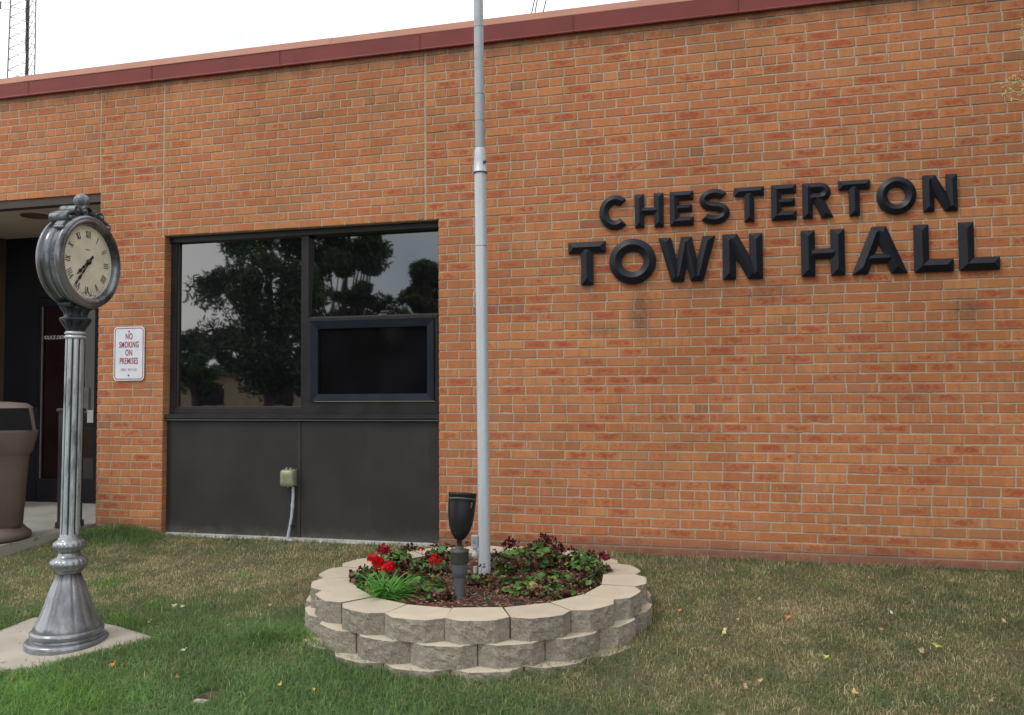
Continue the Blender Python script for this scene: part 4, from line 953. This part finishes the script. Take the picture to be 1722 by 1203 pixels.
m.add(v, [(0, 1, 2, 3, 4, 5), (1, 7, 8, 2), (2, 8, 9, 3), (3, 9, 10, 4)])
struct(m.build('walkway', M['walk']), 'pale concrete walk leading to the entrance')
pr, pbk, pl0 = onZ(262, 1073, -.175), onZ(18, 1132, -.185), onZ(150, 1058, -.17)
cx, cy = -1.52, -2.10
corners = [onZ(262, 1074, -.185), onZ(120, 1137, -.20), onZ(-60, 1150, -.20), onZ(-40, 1085, -.19), onZ(120, 1046, -.185)]
m = MB()
pts = [(-1.06, -1.955), (-1.34, -2.33), (-1.42, -2.45), (-1.52, -2.505), (-1.72, -2.50), (-2.06, -2.40), (-2.03, -1.80), (-1.80, -1.76), (-1.4, -1.835)]
pts = [(x, y) for x, y in pts]; n = len(pts); zt = -.2035
zp = lambda y: zt+.004+.075*(y+2.1)
v = [(x, y, zp(y)) for x, y in pts]+[(x+.012*(1 if x > -1.5 else -1), y-.008, zp(y)-.012) for x, y in pts]+[(x, y, zp(y)-.15) for x, y in pts]
m.add(v, [tuple(range(n))]+[(q*n+i, q*n+(i+1) % n, (q+1)*n+(i+1) % n, (q+1)*n+i) for q in range(2) for i in range(n)])
PADP = pts
o = m.build('concrete_pad', M['concrete']); tag(o, 'thin worn concrete pad under the street clock', 'concrete pad')

# ---------------------------------------------------------------- litter bin and ash post
cbn = onZ(-12, 905, .04)
can = empty('litter_bin', 'brown plastic litter bin with side openings on a round base at the left edge', 'litter bin', (cbn.x, cbn.y, .035), rot=(0, 0, R_(49)))
dep = (Vector(cbn)-CAM).dot(-(MR.col[2])); ppm = FPX/dep
def cz(v): return CAM.z-(v-660)/ppm-.035
S = 53/ppm
K('base_ring', [(S*1.02, .0), (S*1.08, .015), (S*1.06, .045), (S*.96, .065), (S*.92, .075), (S*.86, .095), (S*.72, .10)], M['can'], 96, can)
H1 = cz(757); H2 = cz(718); H3 = cz(680)
K('bin_body', [(S*.74, .095), (S*.80, .12), (S*.90, H1*.75), (S*.95, H1)], M['canbody'], 96, can, sq=5)
K('hood', [(S*.93, H1-.02), (S*1.04, H1+.02), (S*1.16, H2-.02), (S*1.18, H2), (S*1.16, H2+.012), (S*1.05, H3-.01), (S*.98, H3+.01), (S*.85, H3+.032), (S*.4, H3+.044), (0.001, H3+.046)], M['can'], 128, can, sq=5)
m = MB()
for a in range(4):
    q = Matrix.Rotation(a*math.pi/2, 3, 'Z'); w = S*.95
    v = [q @ Vector(p) for p in [(w, -1, 0)]]
    zA, zB = H2+.004, H3-.004; dA, dB = S*1.165, S*1.075
    v = [(dA, -w, zA), (dA, w, zA), (dB, w*.88, zB), (dB, -w*.88, zB), (S*.9, -w, zA), (S*.9, w, zA), (S*.9, w*.88, zB), (S*.9, -w*.88, zB)]
    v = [tuple(q @ Vector((x+.004 if i < 4 else x, y, z))) for i, (x, y, z) in enumerate(v)]
    m.add(v, [(0, 1, 2, 3), (0, 4, 5, 1), (2, 6, 7, 3), (0, 3, 7, 4), (1, 5, 6, 2)])
m.build('opening', M['void'], can)
ap = onZ(117, 886, .045); apd = (ap-CAM).dot(-(MR.col[2])); q = FPX/apd; hw = 14/q
ash = empty('ash_post', 'slim dark metal ash receptacle on the walk behind the clock post', 'ash receptacle', (ap.x, ap.y, .045), rot=(0, 0, R_(14)))
hA = CAM.z-(682-660)/q-.045
m = MB(); m.cbox(-hw, hw, -hw, hw, .0, hA-.03, .006); m.build('column', M['post'], ash)
m = MB(); m.cbox(-hw-.015, hw+.015, -hw-.01, hw+.01, hA-.03, hA, .008); m.build('cap', M['post'], ash)
m = MB(); m.cbox(-hw-.010, hw+.010, -hw-.01, hw+.01, 0, .05, .004); m.build('foot', M['post'], ash)
m = MB()
for s in (-1, 1): m.lathe([(.012, 0), (.012, .008), (.005, .020)], 8, (s*(hw+.03), -.02, .0)); m.cbox(s*(hw+.03)-.02, s*(hw+.03)+.02, -.03, -.01, 0, .004, .001)
m.build('anchor_bolt', M['steel'], ash)

# ---------------------------------------------------------------- lawn
def inpoly(x, y, poly):
    c = np.zeros(x.shape, bool); n = len(poly)
    for i in range(n):
        x0, y0 = poly[i]; x1, y1 = poly[(i+1) % n]
        c ^= ((y0 > y) != (y1 > y)) & (x < (x1-x0)*(y-y0)/(y1-y0+1e-12)+x0)
    return c
def vnoise(x, y, s, seed):
    """smooth value noise"""
    r = np.random.default_rng(seed); T = r.random((64, 64)); u, v = x*s+31.7, y*s+17.3
    i, j = np.floor(u).astype(int), np.floor(v).astype(int); fu, fv = u-i, v-j; fu = fu*fu*(3-2*fu); fv = fv*fv*(3-2*fv)
    g = lambda a, b: T[a % 64, b % 64]
    return (g(i, j)*(1-fu)+g(i+1, j)*fu)*(1-fv)+(g(i, j+1)*(1-fu)+g(i+1, j+1)*fu)*fv
def grass():
    def pts(n, x0, x1, y0, y1): return rng.uniform(x0, x1, n), rng.uniform(y0, y1, n)
    a = pts(620000, -3.9, 4.3, -3.1, .0); b = pts(70000, -5, 6.5, -6.2, -3.1)
    c_ = pts(110000, 4.3, 9.5, -3.1, .0)
    x, y = np.concatenate([a[0], b[0], c_[0]]), np.concatenate([a[1], b[1], c_[1]])
    kp = np.hypot(x-PC.x, y-PC.y) > 1.005
    kp &= ~inpoly(x, y, [(p[0]*1.0, p[1]) for p in PADP])
    wk = [(DX1+.01, .02), (kA.x+.01, kA.y), (kB.x, kB.y), (-14, kB.y), (-14, .02)]; kp &= ~inpoly(x, y, wk)
    kp &= ~(((x+.315)/.062)**2+((y+2.555)/.075)**2 < 1)
    # density: thin out by noise (bare patches)
    dn = .4*vnoise(x, y, 1.3, 3)+.6*vnoise(x, y, 6, 4)
    wb = .55*(vnoise(x, y, 1.6, 21)-.5)+.35*(vnoise(x, y, 4.1, 22)-.5)
    green = 1/(1+np.exp((x+.2)*1.6))*np.clip((-y-1.15+1.3*wb)*.9, 0, 1)                 # lush on the left front
    green = np.maximum(green, np.clip((-y-2.0+wb)*1.5, 0, 1)*np.clip(1.0-.35*(x-.5), 0, 1)*.85)
    green = np.maximum(green, np.exp(-(((x+2.85)/.35)**2+((y+.12)/.16)**2))*1.3)
    green = np.maximum(green, np.exp(-(((x+.35)/.2)**2+((y+1.95)/.2)**2))*1.2)
    dry = np.exp(-(((x+1.4)/1.1)**2+((y+.75)/.42)**2))*.55+np.exp(-(((x-2.1)/.55)**2+((y+1.05)/.55)**2))*.5
    kp &= rng.random(x.size) < np.clip(.50+.9*(dn-.35)+.5*green-.25*dry, .12, 1)
    x, y, dn, green, dry = x[kp], y[kp], dn[kp], green[kp], dry[kp]; n = x.size
    z = np.where(y > -6, .1*np.minimum(y, 0), -.6)-.004+.062*np.exp(-((np.hypot(x-.64, y+1.275)-1.0)/.32)**2)*np.clip(-y-1.0, 0, 1)
    big = vnoise(x, y, .9, 8)*.6+vnoise(x, y, 2.7, 9)*.4
    fine = vnoise(x, y, 9, 12)
    h = rng.uniform(.020, .042, n)*(1+.55*green)*(1-.3*np.clip(dry, 0, 1)); h *= 1+.8*(rng.random(n) < .015)
    h *= 1+1.2*np.exp(-(((x+2.85)/.33)**2+((y+.10)/.15)**2))+.9*np.exp(-(((x+.38)/.16)**2+((y+1.98)/.14)**2))
    rp = np.hypot(x-PC.x, y-PC.y); ed_ = np.exp(-((y+.02)/.05)**2)+np.exp(-((rp-1.01)/.035)**2); h = h*(1+.9*ed_*vnoise(x, y, 7, 31))
    az = rng.uniform(0, 6.283, n); lean = rng.uniform(.25, 1.4, n); lean = np.where(rng.random(n) < .25*np.clip(dry+.4, 0, 1), 1.45, lean)
    w = rng.uniform(.0018, .0036, n)*(1+.3*green)
    # colour
    pg = np.clip(.60+1.1*green+.5*(big-.5)+.75*(fine-.5)-.45*dry, .05, .97); isg = rng.random(n) < pg
    G1 = np.array([[.135, .175, .075], [.16, .205, .085], [.105, .145, .065], [.19, .205, .11]]); G2 = np.array([[.125, .225, .070], [.165, .28, .082], [.10, .18, .070], [.125, .21, .10]])
    D = np.array([[.44, .385, .225], [.35, .30, .17], [.54, .48, .32], [.27, .21, .12], [.26, .26, .13]])
    k = rng.integers(0, 4, n); lush = np.clip(green, 0, 1)[:, None]; cg = G1[k]*(1-lush)+G2[k]*lush; cd = D[rng.integers(0, 5, n)]
    wp = np.zeros(n)
    for (u_, v_, r_) in ((187, 981, .10), (160, 984, .05), (53, 966, .07), (257, 1021, .06), (205, 1046, .09), (225, 1052, .08), (408, 970, .07), (30, 1170, .22), (100, 1185, .25), (530, 1090, .09), (1392, 985, .06)):
        p_ = onG(u_, v_); wp = np.maximum(wp, np.exp(-(((x-p_.x)/r_)**2+((y-p_.y)/(r_*.8))**2)))
    isw = rng.random(n) < wp*.95; isg = isg | isw; cg = np.where(isw[:, None], np.array([.165, .30, .075])*rng.uniform(.7, 1.2, n)[:, None], cg); h = h*(1+.45*wp)
    col = 1.5*np.where(isg[:, None], cg, cd)*rng.uniform(.7, 1.25, n)[:, None]
    dx, dy = np.cos(az), np.sin(az); sx_, sy_ = -dy, dx
    V = np.empty((n, 5, 3), 'f')
    base = np.stack([x, y, z], 1); s = np.stack([sx_, sy_, np.zeros(n)], 1)*w[:, None]/2
    hx = h*np.sin(lean*.5)*.9; mid = base+np.stack([dx*hx*.35, dy*hx*.35, h*np.cos(lean*.35)*.55], 1)
    tip = base+np.stack([dx*h*np.sin(lean)*1.15, dy*h*np.sin(lean)*1.15, h*np.maximum(np.cos(lean), .12)], 1)
    V[:, 0], V[:, 1], V[:, 2], V[:, 3], V[:, 4] = base-s, base+s, mid-s*.8, mid+s*.8, tip
    me = bpy.data.meshes.new('lawn_grass'); me.vertices.add(n*5); me.vertices.foreach_set('co', V.ravel())
    o5 = (np.arange(n)*5)[:, None]; lo = np.concatenate([o5+np.array([0, 1, 3, 2]), o5+np.array([2, 3, 4])], 1)
    me.loops.add(n*7); me.loops.foreach_set('vertex_index', lo.ravel().astype('i'))
    me.polygons.add(n*2); st = np.stack([np.arange(n)*7, np.arange(n)*7+4], 1); me.polygons.foreach_set('loop_start', st.ravel().astype('i'))
    me.update(calc_edges=True)
    ca = me.color_attributes.new('col', 'FLOAT_COLOR', 'POINT'); C4 = np.ones((n, 5, 4), 'f'); C4[:, :, :3] = col[:, None, :]; ca.data.foreach_set('color', C4.ravel())
    o = link('lawn_grass', me, M['grassm']); o['kind'] = 'stuff'; o['label'] = 'mown lawn, green at the left front and dry straw coloured in patches'
grass()

# fallen leaves
def fallen(u, v, size, col, label):
    p = onG(u, v); m = MB(); K_ = 12; rot = random.uniform(0, 6.28); ti = Vector((random.uniform(-.5, .5), -.5+random.uniform(-.3, .3), 1)).normalized()
    a = ti.orthogonal().normalized(); a = Matrix.Rotation(rot, 3, ti) @ a; b = ti.cross(a); vs = [Vector((0, 0, 0))]
    for k in range(K_):
        t = 2*math.pi*k/K_; rr = size*(1+.35*math.cos(2*t))*(.75+.25*math.cos(5*t))*random.uniform(.85, 1.1); vs.append(a*rr*math.cos(t)+b*rr*math.sin(t)*.8+ti*(size*.35*math.cos(2*t+1)))
    m.add(vs, [(0, 1+k, 1+(k+1) % K_) for k in range(K_)], col, smooth=True); m.tube([vs[1]*.95, vs[1]*1.7+Vector((0, 0, .002))], .0012, 5, col=tuple(c*.7 for c in col))
    o = m.build('fallen_leaf', M['litter'], recalc=False); o.location = (p.x, p.y, gnd(p.x, p.y)+.034); tag(o, label, 'fallen leaf', 'fallen leaves on the lawn')
OR, TN, YL, YG, WH, BR = (.50, .23, .08), (.48, .34, .20), (.60, .50, .14), (.45, .50, .09), (.62, .62, .50), (.20, .08, .05)
for a in [(190, 1127, .024, OR, 'orange fallen leaf on the grass just in front of the clock pad'), (298, 1151, .020, (.30, .12, .06), 'brown fallen leaf in the green grass right of the clock pad'),
          (251, 1055, .018, (.34, .20, .14), 'reddish brown leaf in the grass behind the right corner of the clock pad'), (310, 1103, .016, (.50, .46, .36), 'pale curled leaf in the grass midway between clock pad and planter'),
          (471, 1169, .018, YL, 'pale yellow leaf in the bottom grass left of the planter'), (530, 1182, .014, (.50, .34, .12), 'small ochre leaf at the bottom edge just left below the planter'),
          (455, 1030, .015, TN, 'tan leaf in the grass left of the planter'), (294, 1027, .022, (.50, .44, .30), 'pale dry leaf lying far left in the straw coloured patch'), (308, 1028, .018, (.52, .46, .32), 'second pale dry leaf touching the far left one in the straw patch'),
          (1218, 1074, .024, (.58, .55, .26), 'pale yellow curled leaf on the lawn right of the planter'), (1391, 1115, .018, YG, 'yellow green leaf in the middle of the right lawn'),
          (1500, 1041, .014, WH, 'round white leaf on the right lawn'), (1577, 1097, .022, YG, 'bright yellow leaf on the right lawn beside a tan crumpled one'), (1553, 1108, .026, (.42, .30, .19), 'tan crumpled leaf left of the bright yellow one'),
          (1438, 1177, .022, (.60, .38, .18), 'orange tan leaf at the bottom of the right lawn'), (1326, 1047, .022, OR, 'orange brown leaf in the middle of the right lawn nearer the wall'),
          (1279, 1017, .018, (.44, .28, .12), 'brown leaf nearer the wall behind the planter side'), (1145, 1040, .020, (.44, .22, .09), 'rust leaf close to the right side of the planter'),
          (1279, 1156, .018, TN, 'tan leaf at the bottom right of the planter, upper of two'), (1254, 1167, .020, (.42, .27, .17), 'tan brown leaf at the bottom right of the planter, lower of two'),
          (1495, 1053, .020, (.16, .055, .035), 'dark red leaf just under the round white leaf'), (1484, 1069, .014, OR, 'small orange leaf under the dark red one'), (1690, 1056, .018, TN, 'tan leaf at the right edge of the lawn'),
          (1601, 987, .022, (.36, .22, .08), 'brown leaf close to the wall at the far right'), (1668, 1190, .016, (.36, .24, .14), 'dull brown leaf in the bottom right corner'), (1241, 1054, .016, (.36, .29, .12), 'ochre leaf between the pale yellow one and the planter'),
          (22, 1152, .024, (.26, .15, .07), 'brown leaf in the green grass at the bottom left corner')]:
    fallen(*a)
hp = onG(338, 1183); m = MB(); m.cbox(-.030, .038, -.035, .010, -.02, .018, .006); o = m.build('broken_stone', M['concrete']); o.location = hp+Vector((0, 0, .0)); tag(o, 'small broken bit of concrete in a hole in the lawn', 'stone')
m = MB(); m.lathe([(.0, .003), (.050, .003), (.058, .009), (.07, .006)], 24); o = m.build('bare_hole', M['soil']); o.location = hp+Vector((.02, .035, .002)); struct(o, 'dark bare hole in the lawn')

# ---------------------------------------------------------------- radio tower and wires behind
TY = 22.
def tower():
    b = onY(38, 150, TY); t = empty('radio_tower', 'thin lattice radio tower with a dark cable bundle rising behind the roof', 'radio tower', (b.x, TY, 0))
    o0 = Vector((b.x, TY, 0)); L0 = [onY(12.5, 130, TY), onY(47, 120, TY+.45), onY(58.5, 120, TY)]; L1 = [onY(18, 0, TY), onY(49, 0, TY+.45), onY(60.5, 0, TY)]
    def leg(i, z): a, c = L0[i], L1[i]; f = (z-a.z)/(c.z-a.z); f = f if f < 2.5 else 2.5; p = a+(c-a)*f; return Vector((p.x-o0.x, p.y-o0.y, z))
    for i, r in ((0, .028), (1, .026), (2, .024)):
        m = MB(); m.tube([leg(i, 0), leg(i, 22)], r, 8); m.build('leg', M['tower'], t)
    m = MB(); z = 0; k = 0
    while z < 21.5:
        for i, j in ((0, 1), (1, 2), (2, 0)):
            m.tube([leg(i, z), leg(j, z+.45)], .010, 5); m.tube([leg(j, z), leg(i, z+.45)], .008, 5)
        m.tube([leg(0, z), leg(1, z)], .006, 5); z += .45
    m.build('bracing', M['tower'], t)
    m = MB(); pts = [leg(1, z)+Vector((-.03+.015*math.sin(z), -.05, 0)) for z in np.linspace(0, 21, 60)]; m.tube(pts, [.052+.012*math.sin(i*1.7) for i in range(60)], 8); m.build('cable_bundle', M['cable'], t)
    m = MB()
    for v in (5, 17): p = onY(17.5, v, TY)-o0; q_ = onY(0, v-2, TY)-o0; m.tube([p, q_], .012, 6)
    p = onY(0, 10, TY)-o0; m.cbox(p.x-.10, p.x+.03, p.y-.05, p.y+.05, p.z-.13, p.z+.18, .01); m.build('antenna', M['tower'], t)
    m = MB(); p = leg(2, onY(60, 3, TY).z); m.tube([p, p+Vector((3.2, .5, .25))], .007, 5); m.build('antenna', M['tower'], t)
tower()
def uline(a, b, ya, yb, label):
    p, q_ = onY(*a, ya), onY(*b, yb); d = (q_-p)/(q_.y-p.y)
    e0 = p+d*(24-p.y); e1 = p+d*(-17.5-p.y); pts = []
    for i in range(25): t = i/24; pts.append(e0.lerp(e1, t)-Vector((0, 0, 0)))
    m = MB(); m.tube(pts, .0075, 6); o = m.build('overhead_wire', M['cable']); tag(o, label, 'overhead wire', 'overhead wires'); return e1
wends = [uline((893.4, 25), (899, 0), 5, 4.63, 'left of the three thin dark overhead wires above the roof'), uline((899, 25), (903.5, 0), 5, 4.63, 'middle of the three thin dark overhead wires above the roof'), uline((912.6, 24), (918.5, 0), 5, 4.63, 'right of the three thin dark overhead wires above the roof')]

# ---------------------------------------------------------------- trees (one at the right, one added past it for its shade, the others across the street are seen in the glass)
def tree(name, loc, H, crown_r, crown_z, label, cat, nclump=70, leaves=170, leaf=.09, cols=None, trunk_r=.16, flat=.8, gaps=.0, lean=0., group=None, leafw=.6):
    e = empty(name, label, cat, loc, group); m = MB()
    top = Vector((lean, 0, H)); m.tube([(0, 0, -.1), (0, 0, .15), (lean*.3, 0, crown_z*.55), (lean*.7, .1, crown_z), tuple(top*.93)], [trunk_r*1.35, trunk_r, trunk_r*.8, trunk_r*.55, .02], 12)
    cl = []
    for i in range(nclump):
        d = rvec(); rr = crown_r*(.35+.65*random.random()**.6); c = Vector((lean*.7+d.x*rr, d.y*rr, crown_z+(H-crown_z)*.45+d.z*(H-crown_z)*.52*flat*1.2)); cl.append(c)
        if i % 2 == 0:
            s0 = Vector((lean*.4, 0, crown_z*random.uniform(.6, 1.05))); m.tube([s0, s0.lerp(c, .5)+Vector((0, 0, .25)), c], [trunk_r*.34, trunk_r*.18, .012], 6)
    m.build('trunk', M['bark'], e)
    cols = cols or [(.045, .095, .025), (.065, .12, .03), (.035, .075, .02)]
    N_ = nclump*leaves; cc = np.repeat(np.array([list(c) for c in cl]), leaves, 0); r = rng.normal(0, 1, (N_, 3)); r /= np.linalg.norm(r, axis=1)[:, None]
    cs = rng.uniform(.35, 1.2, nclump)*crown_r*.34; pos = cc+r*(rng.random(N_)**.5*np.repeat(cs, leaves))[:, None]*np.array([1, 1, .75])
    a = rng.normal(0, 1, (N_, 3)); a /= np.linalg.norm(a, axis=1)[:, None]; b = np.cross(a, rng.normal(0, 1, (N_, 3))); b /= np.linalg.norm(b, axis=1)[:, None]
    s = leaf*rng.uniform(.6, 1.2, N_)[:, None]; V = np.stack([pos-a*s, pos+b*s*leafw*.5, pos+a*s, pos-b*s*leafw*.5], 1).astype('f')
    me = bpy.data.meshes.new('crown'); me.vertices.add(N_*4); me.vertices.foreach_set('co', V.ravel()); me.loops.add(N_*4); me.loops.foreach_set('vertex_index', np.arange(N_*4, dtype='i'))
    me.polygons.add(N_); me.polygons.foreach_set('loop_start', (np.arange(N_)*4).astype('i')); me.update(calc_edges=True)
    ca = me.color_attributes.new('col', 'FLOAT_COLOR', 'POINT'); C4 = np.ones((N_, 4, 4), 'f'); ci = np.array(cols)[rng.integers(0, len(cols), N_)]*np.repeat(rng.uniform(.65, 1.35, nclump), leaves)[:, None]; C4[:, :, :3] = ci[:, None, :]; ca.data.foreach_set('color', C4.ravel())
    link('crown', me, M['leafm'], e); return e
def mirror(u, v, y, yw=.115):
    """point at depth y in front of the wall whose reflection in the glass appears at this pixel"""
    p = onY(u, v, yw); d = ray(u, v); d.y = -d.y; return p+d*((y-yw)/d.y)
g0 = -.6
def mtree(u, y, vtop, wpx, label, **kw):
    b = mirror(u, 650, y); tp = mirror(u, vtop, y); e1, e2 = mirror(u-wpx, 650, y), mirror(u+wpx, 650, y)
    tree('street_tree', (b.x, y, g0), tp.z-g0, abs(e2.x-e1.x)/2, kw.pop('cz', 2.6), label, 'tree', group='trees across the lawn behind the viewpoint', **kw)
mtree(455, -13, 350, 98, 'broad leafy tree with a forked trunk reflected in the left window pane', nclump=95, leaves=260, leaf=.10, trunk_r=.17, cz=2.2)
mtree(575, -17, 255, 85, 'tall dark tree reflected in the middle of the window', nclump=90, leaves=420, leaf=.11, trunk_r=.25, cz=1.9)
mtree(715, -19, 350, 60, 'dense tree reflected at the right edge of the window', nclump=90, leaves=420, leaf=.11, trunk_r=.2, cz=1.6)
mtree(650, -24, 425, 80, 'lower dark tree reflected between the taller ones', nclump=80, leaves=220, leaf=.18, trunk_r=.2, cz=1.4)
mtree(330, -34, 560, 45, 'distant rounded tree reflected low in the left pane', nclump=50, leaves=150, leaf=.2, trunk_r=.2, cz=2)
mtree(560, -22, 560, 60, 'bushy low tree reflected behind the opening sash', nclump=80, leaves=200, leaf=.16, trunk_r=.15, cz=1.2)
mtree(690, -21, 520, 70, 'bushy wide tree reflected in the opening sash', nclump=80, leaves=200, leaf=.16, trunk_r=.15, cz=1.2)
# road, kerb and a low building across it, seen in the glass
m = MB(); m.box(-60, 60, -33, -27, -.62, -.596); struct(m.build('road', M['asphalt']), 'asphalt road across the lawn')
m = MB(); m.box(-60, 60, -26.99, -26.85, -.62, -.48); struct(m.build('kerb', M['walk']), 'kerb along the road')
m = MB(); m.box(-60, 60, -30.06, -29.94, -.62, -.592); struct(m.build('road_marking', M['paint']), 'painted centre line of the road')
fb_ = empty('low_building', 'low tan building across the road reflected in the left pane', 'building', (-24, -42, -.6))
box('wall', -16, 18, -5, 0, 0, 3.0, M['stucco'], fb_, 0); box('roof', -16.4, 18.4, -5.3, .4, 3.001, 3.4, M['roofd'], fb_, 0)
for k in range(6):
    box('window', -13+k*5, -11+k*5, .0, .05, 1, 2.2, M['glass2'], fb_, .005)
up = empty('utility_pole', 'wooden utility pole across the lawn carrying the overhead wires', 'utility pole', (wends[1].x, -17.5, -.6)); hP = wends[1].z+.6
m = MB(); m.tube([(0, 0, -.2), (0, 0, hP+.8)], [.16, .11], 14); m.build('pole', M['wood'], up); m = MB(); m.cbox(-1.2, 1.2, -.07, .07, hP-.14, hP-.02, .01); m.build('crossarm', M['wood'], up)
# tree beside the viewpoint on the right: shades the right of the lawn, one twig hangs into view
tr = tree('locust_tree', (6.55, -1.8, gz(-1.8)), 7.6, 2.2, 1.9, 'locust tree just outside the right edge whose twigs hang into view', 'tree', nclump=80, leaves=260, leaf=.07, trunk_r=.13, cols=[(.12, .16, .04), (.09, .13, .035), (.16, .18, .025)], flat=.8)
tree('locust_tree', (8.0, -4.6, gz(-4.6)), 8.4, 2.7, 2.2, 'added locust tree out of view past the right edge, darkening the right side', 'tree', nclump=80, leaves=240, leaf=.08, trunk_r=.15, cols=[(.12, .16, .04), (.09, .13, .035), (.16, .18, .05)], flat=.8)  # unseen tree added to deepen the shade on the right wall and lawn
def twig():
    m = MB(); yt = -2.4; T0 = Vector(tr.location)
    P3 = lambda u, v, dy=0: onY(u, v, yt+dy)-T0
    def br(pts, r): m.tube([P3(*p) for p in pts], [r*1.8*(1-.6*i/(len(pts)-1)) for i in range(len(pts))], 6)
    br([(1800, 60, .1), (1760, 130, .1), (1735, 165), (1718, 170), (1700, 166), (1688, 158)], .0022); br([(1760, 110), (1735, 152), (1715, 158), (1697, 150), (1690, 141)], .0018)
    br([(1760, 120), (1740, 140), (1715, 147), (1700, 139), (1692, 135)], .0020); br([(1718, 147), (1726, 133), (1738, 122)], .0015)
    br([(1790, 20), (1750, 45), (1722, 43), (1708, 42)], .0016); br([(1770, 30), (1730, 50), (1716, 44)], .0013); br([(1760, 40), (1735, 62), (1720, 63)], .0013)
    for i in range(46):
        if i < 34: u, v = random.uniform(1690, 1735), random.uniform(130, 168)
        else: u, v = random.uniform(1710, 1740), random.uniform(34, 66)
        c = P3(u, v, random.uniform(-.02, .02)); d = rvec(); m.tube([c, c+d*.014], [.0018, .0032], 5)
    for u, v in ((1694, 137), (1684, 141), (1686, 160), (1700, 150), (1712, 160), (1716, 136), (1720, 150)):
        c = P3(u, v); m.lathe([(.0005, -.005), (.0045, 0), (.0005, .005)], 8, tuple(c))
    m.build('branch', M['twig'], tr)
twig()
